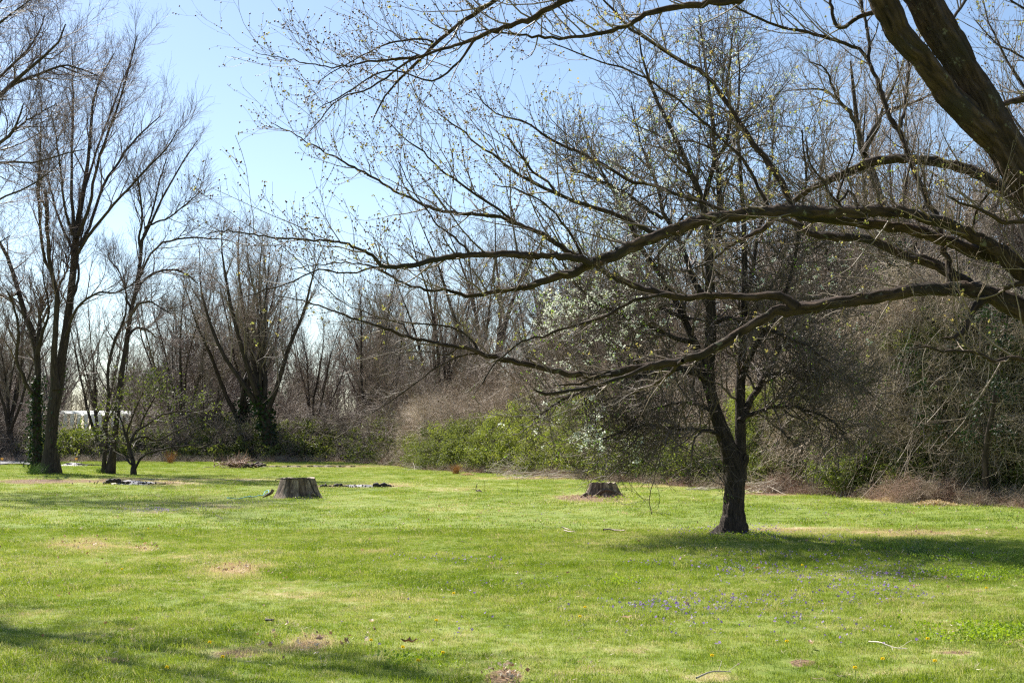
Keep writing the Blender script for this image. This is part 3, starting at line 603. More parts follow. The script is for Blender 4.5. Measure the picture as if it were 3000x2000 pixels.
# ------------------------------------------------------------------ pear tree in the lawn
def pear():
    rng = np.random.default_rng(21)
    base = gnd(2143, 1567); d = base[1]; s = d / F
    t = thing('pear_tree', 'dark forked pear tree with tangled crown and scattered white blossom standing in the lawn', 'tree', base)
    def tr(pts, dd, n, nm, sides, rough=.1):
        P, Rr = limb(pts, d, d + dd, n); P[1:-1] += rng.normal(0, .004 if nm == 'trunk' else .012, (n - 2, 3)); Rr = Rr * (1.0 if nm == 'trunk' else 1.15)
        if nm == 'trunk': c_ = catmull(np.concatenate([P, Rr[:, None]], 1), 90); a = Acc(); tubes(a, c_[None, :, :3], c_[None, :, 3], 40, .04, rng, .3)
        else: a = Acc(); tubes(a, P[None], Rr[None], sides, rough, rng)
        a.build(nm, M['pear'], t); return P, Rr
    tr([(2140,1576,124),(2142,1564,98),(2145,1545,82),(2148,1520,73),(2150,1490,66),(2152,1440,62),(2150,1395,64),(2142,1345,58),(2128,1300,50),(2112,1255,43),(2098,1210,40),(2084,1160,37),(2070,1110,34)], 0, 30, 'trunk', 20, .07)
    stems = [
     ([(2163,1400,44),(2170,1350,34),(2170,1300,31),(2168,1250,27),(2168,1180,26),(2172,1100,24),(2175,1000,21),(2178,880,18),(2182,760,15),(2178,640,12),(2170,500,10),(2160,360,8),(2165,240,5),(2160,120,3)], .5),
     ([(2082,1150,30),(2078,1060,30),(2080,980,29),(2084,900,27),(2080,800,24),(2074,700,20),(2065,610,17),(2040,540,15),(2010,480,13),(1975,400,11),(1940,320,10),(1915,270,9),(1895,220,7),(1880,160,5),(1870,90,3)], -.4),
     ([(2070,1110,30),(2052,1070,28),(2040,1020,22),(2015,960,18),(1985,900,16),(1950,830,14),(1905,760,12),(1860,690,11),(1830,620,10),(1795,560,8),(1760,500,6),(1730,430,4)], .9),
     ([(2074,1120,24),(2040,1090,22),(1990,1080,18),(1930,1085,15),(1860,1105,12),(1790,1120,10),(1700,1150,8),(1620,1190,6),(1560,1230,4)], -.9),
     ([(2170,1235,22),(2190,1190,18),(2210,1150,17),(2235,1110,16),(2262,1065,14),(2290,1010,12),(2330,950,10),(2380,900,8),(2440,870,6),(2500,860,4)], 1.0),
     ([(2175,1110,16),(2200,1040,14),(2235,980,13),(2275,920,12),(2310,840,11),(2330,740,10),(2350,620,8),(2360,500,6),(2350,380,4)], -.8),
     ([(2080,900,18),(2050,850,16),(2020,780,14),(1990,700,13),(1950,640,11),(1930,560,9),(1900,480,7),(1870,400,5),(1850,300,3)], 1.4),
     ([(2078,780,18),(2100,700,15),(2110,620,14),(2105,520,13),(2095,420,11),(2085,320,9),(2070,220,7),(2060,120,5),(2050,40,3)], .3),
     ([(2060,600,14),(2080,520,12),(2120,430,10),(2140,330,9),(2130,250,7),(2140,160,5),(2150,80,3)], -.7),
     ([(2120,1280,14),(2090,1262,11),(2040,1258,10),(1980,1255,9),(1900,1245,8),(1830,1260,6),(1760,1290,4)], -1.0),
     ([(2100,1215,12),(2060,1190,10),(2000,1180,9),(1930,1195,7),(1860,1230,5),(1800,1290,4)], 1.1),
     ([(2180,1220,12),(2230,1200,10),(2290,1190,9),(2360,1200,7),(2430,1230,5),(2480,1270,4)], -.6),
     ([(2240,1100,12),(2300,1090,10),(2380,1080,9),(2450,1100,7),(2520,1130,5),(2580,1180,3)], .8),
     ([(2178,960,14),(2230,880,12),(2290,800,10),(2370,740,8),(2450,700,6),(2530,690,4)], 1.2),
     ([(2040,1000,14),(1980,990,12),(1900,960,10),(1820,920,9),(1740,880,8),(1680,820,6),(1640,740,4)], -1.3),
     ([(2000,930,12),(1930,900,10),(1850,880,9),(1770,900,7),(1690,930,6),(1620,980,4)], 1.6),
     ([(2080,960,12),(2130,930,10),(2200,950,9),(2280,980,8),(2360,1010,6),(2430,1060,4)], -1.6),
     ([(2176,900,12),(2200,820,11),(2215,720,10),(2240,600,8),(2260,480,6),(2270,360,4)], 1.5),
     ([(1940,640,10),(1880,600,9),(1820,560,8),(1740,520,6),(1670,500,4)], -1.4),
    ]
    PP = []; RR = []
    n = 16
    for k, (pts, dd) in enumerate(stems):
        a = np.array(pts, float); 
        P, Rr = tr(pts, dd, n, 'limb', 10 if k < 8 else 8, .12); PP.append(P); RR.append(Rr)
    P1 = np.array(PP); R1 = np.array(RR)
    P2, R2 = grow(rng, P1, R1, 27, t=(.16, 1), ang=(58, 18), L=1.55, rel=False, n=8, wig=.24, up=.08, rf=.55, rcap=.026, rtip=.007, fall=.4)
    P2b, R2b = grow(rng, P1[[3, 4, 9, 10, 11, 12, 14, 15, 16]], R1[[3, 4, 9, 10, 11, 12, 14, 15, 16]], 16, t=(.1, 1), ang=(70, 18), L=1.1, rel=False, n=8, wig=.28, up=-.05, rf=.55, rcap=.016, rtip=.004, fall=.2)
    P2 = np.concatenate([P2, P2b]); R2 = np.concatenate([R2, R2b])
    P3, R3 = grow(rng, P2, R2, 10, t=(.12, 1), ang=(55, 18), L=.7, rel=False, n=6, wig=.22, up=.09, rf=.6, rcap=.012, rtip=.0055, fall=.3)
    P4, R4 = grow(rng, P3, R3, 3, t=(.15, 1), ang=(48, 18), L=.26, rel=False, n=3, wig=.2, up=.10, rf=.7, rcap=.007, rtip=.0045, fall=.2)
    c = Acc(); tubes(c, P2, R2, 5); tubes(c, P3, R3, 3); tubes(c, P4, R4, 3)
    c.build('twigs', M['pear_twig'], t, kind='stuff')
    # blossom: on some outer branches only (left flank, low left, and the top)
    ends = np.concatenate([P4[:, -1], P3[:, -1]]); px, py = to_px(ends[:, 0], ends[:, 1], ends[:, 2])
    g = lambda a, b, rx, ry: np.exp(-(((px - a) / rx) ** 2 + ((py - b) / ry) ** 2))
    dens = .8 * g(1700, 900, 200, 150) + .5 * g(1790, 680, 200, 150) + .5 * g(1640, 1250, 150, 60) + .4 * g(1760, 1310, 130, 40) + .5 * g(2050, 130, 260, 130) + .55 * g(1930, 430, 190, 130) + .3 * g(2300, 760, 200, 160) + .5 * g(2240, 180, 120, 120) + .35 * g(1850, 850, 200, 200)
    cl = fbm(ends[:, 0] * 2.3 + 5, ends[:, 2] * 2.3 + 3, 3)
    pr = dens * np.clip((cl - .34) * 3.0, 0, 1)
    cl2 = fbm(ends[:, 0] * 6 + 15, ends[:, 2] * 6 + 13, 2); sel = rng.random(len(ends)) < pr * np.clip((cl2 - .47) * 6, 0, 1) * 1.0
    b = Acc(); quads(b, rng, ends[sel], .030, 10, .028, shape=1.1, tint=(0, 1)); b.build('blossoms', M['blossom'], t, kind='stuff')
    sel = (rng.random(len(ends)) < .22 * dens * np.clip((cl - .3) * 2.5, .1, 1) + .035)
    l = Acc(); quads(l, rng, ends[sel], .022, 4, .025, tint=(0, 1)); l.build('leaves', M['pear_leaf'], t, kind='stuff')
    # torn stub on the right fork
    P, Rr = limb([(2160,1395,26),(2174,1372,22),(2184,1352,18),(2187,1338,15),(2184,1330,7)], d, d - .1, 9)
    a = Acc(); tubes(a, P[None], Rr[None], 9, .35, rng); a.build('stub', M['pear'], t)
pear()

# ------------------------------------------------------------------ trees traced from the photograph at the left
def stemmed_tree(name, label, basepx, stems, seed, twigmat, group=None, barkmat='far', depth=None, L=(3.2, 1.1, .4), m=(12, 9, 6), up=(.10, .08, .06), ang=(34, 36, 38), rt=(.010, .007, .0055), deep=.14, cat='tree', sides=9, wig=.1, cap=.05, extra=None):
    rng = np.random.default_rng(seed)
    b = gnd(*basepx); d = depth or b[1]
    if depth: b = at([basepx[0]], [basepx[1]], d)[0]; b[2] = 0
    t = thing(name, label, cat, b, group)
    PP = []; RR = []
    for k, s in enumerate(stems):
        pts = s[0] if isinstance(s[0], list) else s
        dd = s[1] if isinstance(s[0], list) else 0
        P, Rr = limb(pts, d, d + dd, 16)
        P[1:-1] += rng.normal(0, .02, (14, 3)) * np.minimum(1, Rr[1:-1, None] * 20)
        a = Acc(); tubes(a, P[None], Rr[None], 14 if k == 0 else sides, .14, rng)
        a.build('trunk' if k == 0 else 'limb', M[barkmat], t)
        PP.append(P); RR.append(Rr)
    P1 = np.array(PP); R1 = np.array(RR)
    hl = P1[:, -1, 2] > 2.5
    P2, R2 = grow(rng, P1[hl], R1[hl], m[0], t=(.3, 1), ang=(ang[0], 12), L=L[0], rel=False, n=7, wig=wig, up=up[0], rf=.5, rcap=cap, rtip=rt[0], fall=.45)
    P3, R3 = grow(rng, P2, R2, m[1], t=(.15, 1), ang=(ang[1], 12), L=L[1], rel=False, n=5, wig=wig, up=up[1], rf=.6, rcap=cap * .4, rtip=rt[1], fall=.3)
    P4, R4 = grow(rng, P3, R3, m[2], t=(.15, 1), ang=(ang[2], 14), L=L[2], rel=False, n=3, wig=wig, up=up[2], rf=.7, rcap=cap * .2, rtip=rt[2], fall=.2)
    c = Acc(); tubes(c, P2, R2, 4); tubes(c, P3, R3, 3); tubes(c, P4, R4, 3)
    c.build('crown', M[twigmat], t, kind='stuff')
    if extra: extra(t, rng, P1, R1, P3, P4)
    return t
def ivy_on(z0, z1, n, spread, size=.09, which=0, mat='ivy', tint=(0, 1)):
    def f(t, rng, P1, R1, P3, P4):
        c = sample_on(rng, P1[which if isinstance(which, list) else [which]], n * 3, 0, 1)
        c = c[(c[:, 2] > z0) & (c[:, 2] < z1)][:n]
        o = unit(rng.normal(size=c.shape)); c = c + o * (R1[0, 3] + np.abs(rng.normal(0, spread, (len(c), 1))))
        c[:, 2] = np.maximum(c[:, 2], .05)
        a = Acc(); quads(a, rng, c, size, 1, tint=tint); a.build('ivy', M[mat], t, kind='stuff')
    return f

stemmed_tree('forked_tree', 'tall thick forked tree beside the ivy-covered trunk on the left of the lawn', (152, 1387), [
  [[(150,1390,66),(149,1372,46),(147,1345,38),(150,1280,33),(156,1208,35),(162,1150,38),(176,1080,30),(184,1030,26),(192,985,24),(205,900,21),(214,806,19),(221,717,20),(228,661,17),(238,595,14),(250,530,12),(257,491,10),(263,424,9),(268,335,8),(277,268,6),(304,214,5),(335,156,3)], 1],
  [[(164,1140,30),(157,1095,22),(156,1060,19),(158,1007,17),(163,940,16),(166,866,15),(160,835,13),(152,800,12),(143,739,11),(139,670,10),(138,603,9),(134,554,6)], -1.5],
  [[(164,862,12),(150,800,10),(134,762,9),(121,686,8),(116,650,8),(112,536,6),(116,450,5),(120,357,3)], -3],
  [[(168,856,9),(178,830,7),(192,802,6),(196,770,5),(190,740,3)], 1],
  [[(222,700,14),(214,640,11),(210,560,9),(209,513,8),(212,379,7),(214,290,5),(214,223,4),(210,140,3)], 2.5],
  [[(228,690,12),(240,670,11),(262,590,9),(286,482,8),(312,402,7),(348,304,6),(371,223,5),(402,103,3)], -2],
  [[(232,720,10),(256,680,9),(304,545,8),(350,470,7),(388,415,6),(420,385,5),(470,340,3)], 3],
  [[(226,745,10),(262,688,9),(312,625,8),(371,560,7),(424,500,6),(491,430,4),(520,380,3)], -3.5],
  [[(246,560,9),(266,500,7),(290,420,6),(325,330,5),(350,260,4),(385,170,3)], 4],
  [[(216,735,10),(196,700,8),(176,650,7),(160,600,6),(140,530,5),(120,470,3)], 3.5],
  [[(212,690,9),(190,600,7),(180,520,6),(168,420,5),(150,330,3)], -3],
  [[(207,880,8),(222,850,8),(232,800,7),(228,760,5),(234,720,4),(250,640,3)], 1.5],
  [[(192,985,9),(215,920,8),(245,880,7),(290,856,6),(340,858,5),(384,835,4),(420,800,3)], -2],
 ], 31, 'left_twig', L=(3.0, 1.3, .5), m=(14, 9, 6), up=(.09, .07, .05), ang=(28, 30, 34), rt=(.008, .006, .0045), cap=.04,
 extra=ivy_on(1.2, 5.0, 360, .14, .09))
stemmed_tree('ivy_tree', 'dark tree with ivy-wrapped lower trunk just left of the big forked tree', (107, 1386), [
  [[(107,1389,40),(107,1350,28),(106,1300,25),(105,1208,23),(108,1150,22),(109,1096,20),(108,1040,19),(98,980,19),(80,940,17),(68,900,15),(58,864,14),(42,815,12),(27,775,11),(10,735,10),(0,712,9),(-30,640,7),(-50,540,5)], 1],
  [[(109,1040,16),(118,1000,12),(132,955,9),(143,927,7),(138,870,5),(128,820,4),(126,760,3)], -1],
  [[(112,1010,13),(114,975,12),(116,940,11),(121,900,10),(123,869,7)], .6],
  [[(96,1150,13),(85,1141,12),(68,1100,11),(49,1052,10),(52,1010,9),(54,971,8),(40,900,6),(20,850,4)], -2],
  [[(52,860,8),(20,870,7),(-20,850,5)], 2], [[(75,930,8),(95,900,7),(80,880,5),(60,850,3)], 2],
 ], 32, 'left_twig', m=(12, 8, 5), ang=(40, 38, 38), L=(2.6, 1.0, .4), extra=ivy_on(.1, 4.4, 1700, .20, .09, tint=(0, .6)))
stemmed_tree('leaning_tree', 'slender tree leaning right with long arching limbs, third tree from the left edge', (322, 1388), [
  [[(322,1390,34),(324,1370,26),(329,1330,19),(334,1303,17),(343,1226,17),(350,1163,17),(354,1110,17),(357,1087,16),(366,1030,14),(373,985,13),(380,940,13),(384,909,12),(395,860,12),(402,829,11),(408,780,10),(411,739,10),(417,690,9),(424,670,8),(442,650,7),(469,594,6),(504,527,5),(536,473,4),(580,410,2)], 1],
  [[(411,742,8),(408,690,7),(418,640,6),(411,571,5),(402,513,3)], -1.5],
  [[(420,690,8),(440,640,6),(456,580,5),(470,520,4),(490,460,3)], 2],
  [[(404,830,8),(418,785,7),(446,742,6),(482,710,6),(558,696,5),(620,700,4),(680,705,2)], -2],
  [[(392,870,8),(415,830,7),(450,800,7),(495,790,6),(540,800,5),(580,830,3)], 2],
  [[(384,920,8),(410,890,7),(440,885,6),(470,900,4),(500,920,3)], -2.5],
  [[(374,985,8),(400,960,7),(430,965,5),(460,990,3)], 1.5],
  [[(304,1390,18),(305,1365,13),(308,1300,12),(311,1252,11),(316,1163,9),(320,1070,8),(330,1016,8),(350,970,7),(366,930,6),(372,880,4),(360,800,3)], -.6],
  [[(384,905,7),(370,870,6),(362,830,5),(345,790,4),(320,760,3)], 1.5],
  [[(424,668,7),(448,655,6),(490,640,5),(530,610,4),(590,560,3)], -2.5],
 ], 33, 'left_twig', m=(12, 9, 6), ang=(30, 30, 34), L=(2.2, 1.1, .45), up=(.07, .06, .05), rt=(.008, .006, .0045), cap=.035)

# small many-stemmed tree in fresh leaf
def green_small():
    def leaves(t, rng, P1, R1, P3, P4):
        c = np.concatenate([sample_on(rng, P4, 1700, .2, 1)]); a = Acc()
        quads(a, rng, c, .065, 1, .05); a.build('leaves', M['shrubleaf'], t, kind='stuff')
    stemmed_tree('small_leafing_tree', 'low many-stemmed tree in fresh green leaf right of the leaning tree', (392, 1391), [
      [[(392,1392,20),(391,1375,16),(390,1355,13),(384,1330,12),(376,1300,9),(366,1270,7),(355,1230,5),(340,1190,3)], 1],
      [[(388,1340,8),(380,1310,8),(388,1280,8),(405,1262,7),(430,1245,6),(475,1215,5),(540,1205,4),(590,1215,3)], 1.5],
      [[(396,1372,8),(404,1352,7),(420,1335,7),(445,1322,6),(490,1312,5),(550,1305,4),(600,1300,3)], -1],
      [[(378,1310,6),(372,1270,6),(385,1230,5),(400,1190,4),(420,1150,3)], -1.2],
      [[(388,1290,6),(420,1278,6),(460,1290,5),(500,1270,4),(540,1250,3)], 2],
      [[(386,1360,6),(370,1345,5),(350,1330,4),(330,1320,2)], 1],
      [[(400,1265,6),(425,1215,5),(450,1170,4),(470,1140,3)], .5]],
      34, 'pear_twig', L=(2.1, .9, .35), m=(12, 8, 5), ang=(50, 48, 45), up=(.05, .03, 0), rt=(.008, .006, .005), cap=.025, extra=leaves)
green_small()

# big tree beyond the left edge of the frame: its outer limbs reach in at the top left
stemmed_tree('edge_tree', 'large dark tree standing past the left edge whose crown fills the upper left corner', (-420, 1425), [
  [[(-420,1428,90),(-418,1400,64),(-410,1300,54),(-400,1150,50),(-390,1000,46),(-380,850,42),(-370,700,36),(-350,550,30),(-330,400,24),(-320,250,18),(-310,50,12),(-300,-150,6)], 1],
  [[(-372,700,30),(-300,520,26),(-200,400,22),(-100,330,18),(0,277,14),(40,241,12),(80,205,10),(129,165,8),(179,116,6),(192,71,4)], -1],
  [[(-30,292,11),(40,250,10),(75,232,9),(112,219,8),(179,192,6),(232,201,5),(286,223,3)], 1],
  [[(-200,400,12),(-60,270,10),(0,219,8),(67,161,7),(116,94,5),(130,40,3)], 2],
  [[(-330,560,20),(-200,500,15),(-80,450,12),(0,420,10),(40,384,8),(54,348,6),(69,304,4)], -2],
  [[(30,395,7),(70,360,6),(110,335,5),(165,304,3)], 1.5],
  [[(-380,850,20),(-250,600,13),(-100,510,9),(0,475,7),(89,478,6),(147,464,5),(205,446,4),(250,437,3)], 2.5],
  [[(-385,900,18),(-250,720,12),(-100,630,8),(0,585,6),(67,554,5),(125,522,4),(180,470,2)], -2.5],
  [[(-340,450,16),(-240,250,12),(-140,120,9),(-40,40,7),(40,-30,4)], 1],
  [[(-200,380,10),(-120,220,8),(-50,120,7),(20,50,6),(90,0,4),(140,-60,3)], -3],
  [[(-388,980,16),(-280,860,10),(-150,790,7),(-50,740,5),(30,690,3)], 1],
 ], 35, 'left_twig', m=(15, 10, 7), ang=(42, 40, 40), L=(3.0, 1.15, .45), up=(.08, .06, .04), rt=(.008, .0055, .0042), cap=.04, wig=.16)

# tree left of the lawn, outside the frame, shading the lower left corner
stemmed_tree('shade_tree', 'bare tree standing off to the left whose shade falls on the near grass', (-640, 1614), [
  [[(-640,1617,130),(-640,1540,100),(-636,1340,90),(-630,1080,80),(-622,800,64),(-615,500,46),(-600,200,30),(-590,-100,18),(-585,-500,10)], .5],
  [[(-625,800,46),(-580,600,38),(-520,300,28),(-470,-100,20),(-430,-450,12)], 1.2],
  [[(-622,760,40),(-700,600,34),(-770,300,26),(-820,-150,14)], -1.2],
  [[(-618,600,38),(-560,360,32),(-520,0,22),(-500,-420,12)], -1.6],
  [[(-616,560,34),(-670,300,28),(-690,-100,20),(-680,-480,12)], 1.6],
  [[(-606,300,30),(-560,0,24),(-480,-300,18),(-420,-700,10)], .3],
  [[(-606,280,40),(-480,-60,32),(-300,-300,26),(-60,-500,19),(160,-640,13),(380,-740,8)], -1.5],
  [[(-602,200,34),(-450,-180,26),(-240,-430,20),(20,-640,14),(260,-800,8)], -3],
  [[(-300,-300,18),(-160,-480,14),(0,-700,10),(100,-900,6)], .5],
 ], 36, 'far_twig', m=(11, 7, 4), ang=(55, 45, 42), L=(1.45, .7, .35), rt=(.016, .011, .008), cap=.05, wig=.15, up=(.04, .03, .02))

# ------------------------------------------------------------------ vase-shaped woodland trees (a few builds, copied)
def vase(seed, H, nst=7, spread=28, fork=.22, r=.28, twig='far_twig', ivy=0, sm=(13, 8, 6), lean=0):
    rng = np.random.default_rng(seed)
    tr = Acc(); cr = Acc(); iv = Acc() if ivy else None
    n = 9; z = np.linspace(0, H * fork, n); P = np.stack([np.cumsum(rng.normal(lean / n, .05, n)), np.cumsum(rng.normal(0, .05, n)), z], -1); P[0] = 0
    Rr = r * (1 - .35 * np.linspace(0, 1, n)); Rr[0] *= 1.45; Rr[1] *= 1.1
    tubes(tr, P[None], Rr[None], 12, .15, rng)
    S = []; SR = []
    m = 12
    for k in range(nst):
        a = k * 2.4 + rng.uniform(-.4, .4); th = R_(spread * rng.uniform(.3, 1.15)); d = np.array([math.sin(th) * math.cos(a), math.sin(th) * math.sin(a), math.cos(th)])
        i = rng.integers(n - 4, n); p = P[i].copy(); Q = [p]; ln = (H - p[2]) * rng.uniform(.72, 1.0)
        for j in range(m - 1):
            d = unit(d + rng.normal(0, .07, 3) + np.array([0, 0, .06])); p = p + d * ln / (m - 1); Q.append(p)
        S.append(Q); r0 = Rr[i] * rng.uniform(.4, .68); SR.append(r0 * (1 - np.linspace(0, 1, m)) ** .85 + .006)
    S = np.array(S); SR = np.array(SR); tubes(tr, S, SR, 8, .12, rng)
    P2, R2 = grow(rng, S, SR, sm[0], t=(.18, 1), ang=(32, 12), L=H * .2, rel=False, n=6, wig=.12, up=.10, rf=.5, rcap=.05, rtip=.012, fall=.5)
    P3, R3 = grow(rng, P2, R2, sm[1], t=(.15, 1), ang=(35, 12), L=H * .085, rel=False, n=4, wig=.12, up=.09, rf=.6, rcap=.02, rtip=.009, fall=.3)
    P4, R4 = grow(rng, P3, R3, sm[2], t=(.1, 1), ang=(36, 12), L=H * .036, rel=False, n=3, wig=.12, up=.05, rf=.7, rcap=.011, rtip=.007, fall=.2)
    tubes(cr, P2, R2, 4); tubes(cr, P3, R3, 3); tubes(cr, P4, R4, 3)
    out = {'trunk': tr.mesh('trunk', M['far']), 'crown': cr.mesh('crown', M[twig])}
    if ivy:
        c = np.concatenate([sample_on(rng, P[None], 900, 0, 1), sample_on(rng, S[:, :4], 260, 0, 1)]); c = c[c[:, 2] < ivy]
        c += unit(rng.normal(size=c.shape)) * (r * .9 + np.abs(rng.normal(0, .18, (len(c), 1)))); c[:, 2] = np.maximum(c[:, 2], .03)
        quads(iv, rng, c, .13, 1, tint=(0, .7)); out['ivy'] = iv.mesh('ivy', M['ivy'])
    return out
V = [vase(101, 15, 8, 24, .24, .36, ivy=4.2), vase(102, 14, 7, 30, .20, .30), vase(103, 12, 6, 34, .22, .22), vase(104, 16, 6, 18, .3, .26, ivy=3.5), vase(105, 13, 9, 26, .12, .24), vase(106, 9, 6, 36, .12, .13)]
def plant(name, label, px, py, v, h=1, rz=0, group=None, w=None, depth=None, cat='tree'):
    b = gnd(px, py)
    if depth: b = np.array([(px - 1500) / F * depth * 1.0, depth, 0])
    t = thing(name, label, cat, b, group); t.rotation_euler.z = rz; w = w or h; t.scale = (w, w, h)
    rr_ = np.random.default_rng(int(px * 7 + py) % 9973); t.rotation_euler.x = rr_.normal(0, .05); t.rotation_euler.y = rr_.normal(0, .05); t.scale = (w * rr_.uniform(.85, 1.2), w * rr_.uniform(.85, 1.2), h * rr_.uniform(.92, 1.08))
    for k, me in V[v].items():
        o = bpy.data.objects.new(k, me); col.objects.link(o); o.parent = t
        if k != 'trunk': o['kind'] = 'stuff'
    return t
WG = 'bare trees along the far edge of the lawn'
for a in [
 ('woodland_tree', 'slim pale-twigged tree seen between the forked tree and the leaning tree', 278, 1347, 4, .92, .4),
 ('woodland_tree', 'bare tree rising behind the small leafing tree with two close upright stems', 520, 1347, 4, 1.12, 2.0),
 ('ivy_woodland_tree', 'dark ivy-footed tree, left one of the pair near the middle of the far wood', 696, 1348, 0, 1.02, 1.1),
 ('ivy_woodland_tree', 'thickest ivy-footed tree with a wide fan of limbs in the far wood', 788, 1351, 0, 1.06, 3.4),
 ('woodland_tree', 'smaller fan-shaped tree right of the thickest ivy-footed tree in the far wood', 924, 1345, 2, 1.0, .2),
 ('woodland_tree', 'slender upright tree at the dark gap left of the green thicket', 1058, 1349, 3, .86, .9),
 ('woodland_tree', 'second slender trunk standing close beside the upright one at the dark gap', 1084, 1346, 3, .80, 2.7),
 ('woodland_tree', 'trunk at the right side of the dark gap, partly behind the thicket', 1143, 1345, 1, .82, 4.1),
 ('woodland_tree', 'dark trunk leaning left out of the brush at the left tip of the thicket', 1272, 1356, 1, 1.0, 5.2),
 ('woodland_tree', 'fan-limbed bare tree rising behind the thicket under the lowest maple limb', 1436, 1358, 1, 1.12, 1.6),
 ('woodland_tree', 'bare tree at the far left edge of the picture behind the ivy-wrapped trunk', 30, 1350, 1, .85, 2.2),
 ('woodland_tree', 'thin low tree beside the ivy-wrapped trunk at the left edge', -60, 1349, 2, .9, .7),
 ('woodland_tree', 'spreading thin tree between the small leafing tree and the ivy-footed pair', 610, 1347, 2, .72, 3.9),
 ('woodland_tree', 'tall bare tree behind the thicket just left of the pear crown', 1600, 1362, 4, 1.05, .3),
 ]:
    a = list(a); a[5] *= 1.14; plant(*a, group=WG, w=a[5] * .95)
RG = 'bare trees behind the thicket on the right'
for nm, lb, px, dep, v, h, rz in [
 ('thicket_tree', 'bare tree directly behind the pear crown, seen through its left half', 1850, 62, 1, 1.0, 1.0),
 ('thicket_tree', 'bare tree behind the pear crown, seen right of its forked trunk', 2240, 52, 4, .98, 2.2),
 ('thicket_tree', 'tree with dense upright twigs between the pear and the ivy-clad tree', 2420, 56, 0, .92, 4.2),
 ('thicket_tree', 'bare tree behind the hanging vines right of the ivy-clad tree', 2790, 46, 4, .86, 5.0),
 ('thicket_tree', 'bare crown seen under the great leaning trunk near the right edge', 3010, 50, 1, .95, .5),
 ('thicket_tree', 'tall bare tree whose crown shows between the pear and the leaning trunk', 2590, 45, 0, 1.06, 3.1),
 ('thicket_tree', 'rightmost bare tree behind the dark evergreen growth', 3220, 44, 2, 1.0, 1.5),
 ]:
    plant(nm, lb, px, 0, v, h, rz, RG, depth=dep)

# tree swathed in ivy and vines inside the right-hand thicket
stemmed_tree('ivy_clad_tree', 'tall tree swathed in dark ivy, its fork seen above the curved maple limb', (2735, 1470), [
  [[(2735,1472,56),(2728,1400,46),(2712,1250,40),(2700,1100,38),(2680,980,36),(2660,900,34),(2640,840,32),(2622,780,30),(2608,700,28),(2590,620,26),(2565,530,25),(2545,480,25),(2531,450,24),(2520,410,17),(2513,357,14),(2508,300,12),(2500,240,9),(2492,180,5)], .5],
  [[(2531,452,18),(2545,415,15),(2562,378,13),(2580,345,12),(2600,325,11),(2650,312,9),(2700,290,7),(2745,268,4)], 1.5],
  [[(2520,420,13),(2500,345,12),(2480,320,11),(2455,290,9),(2435,240,7),(2415,200,5),(2370,180,3)], -1.5],
  [[(2510,360,9),(2480,320,8),(2440,280,8),(2400,262,6),(2340,262,4),(2290,270,3)], 1],
  [[(2535,440,10),(2575,370,9),(2585,320,8),(2610,270,7),(2640,200,5),(2655,130,3)], -2],
  [[(2640,840,12),(2600,760,10),(2540,700,8),(2470,680,6),(2400,640,4)], -1.5],
  [[(2665,900,12),(2720,800,10),(2780,720,8),(2850,660,6),(2920,600,4)], 1.2],
  [[(2690,1050,11),(2750,960,9),(2820,900,7),(2880,860,4)], -1.4],
 ], 41, 'far_twig', depth=34, m=(12, 9, 5), L=(1.7, .75, .3), ang=(48, 44, 40), rt=(.007, .005, .004), cap=.03, wig=.2, extra=ivy_on(.1, 7.2, 2600, .22, .06, tint=(0, .8)))

# ------------------------------------------------------------------ the wood behind, which reads as one mass
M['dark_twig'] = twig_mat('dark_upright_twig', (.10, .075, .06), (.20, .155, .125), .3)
def mass_tree(seed, H, twig):
    rng = np.random.default_rng(seed); a = Acc()
    P = np.zeros((1, 6, 3)); P[0, :, 2] = np.linspace(0, H * .3, 6); P[0, 1:, :2] += np.cumsum(rng.normal(0, .08, (5, 2)), 0)
    tubes(a, P, np.linspace(.2, .13, 6)[None], 6)
    S, SR = grow(rng, P, np.linspace(.2, .13, 6)[None], 9, t=(.35, 1), ang=(26, 9), L=H * .72, rel=False, n=9, wig=.08, up=.09, rf=.6, rtip=.015, fall=.05)
    P2, R2 = grow(rng, S, SR, 13, t=(.15, 1), ang=(32, 12), L=H * .22, rel=False, n=5, wig=.12, up=.08, rf=.5, rcap=.05, rtip=.016, fall=.4)
    P3, R3 = grow(rng, P2, R2, 11, t=(.1, 1), ang=(36, 12), L=H * .1, rel=False, n=3, wig=.12, up=.05, rf=.7, rcap=.018, rtip=.013, fall=.2)
    tubes(a, S, SR, 5); tubes(a, P2, R2, 3); tubes(a, P3, R3, 3)
    return a.mesh('wood_tree', M[twig])
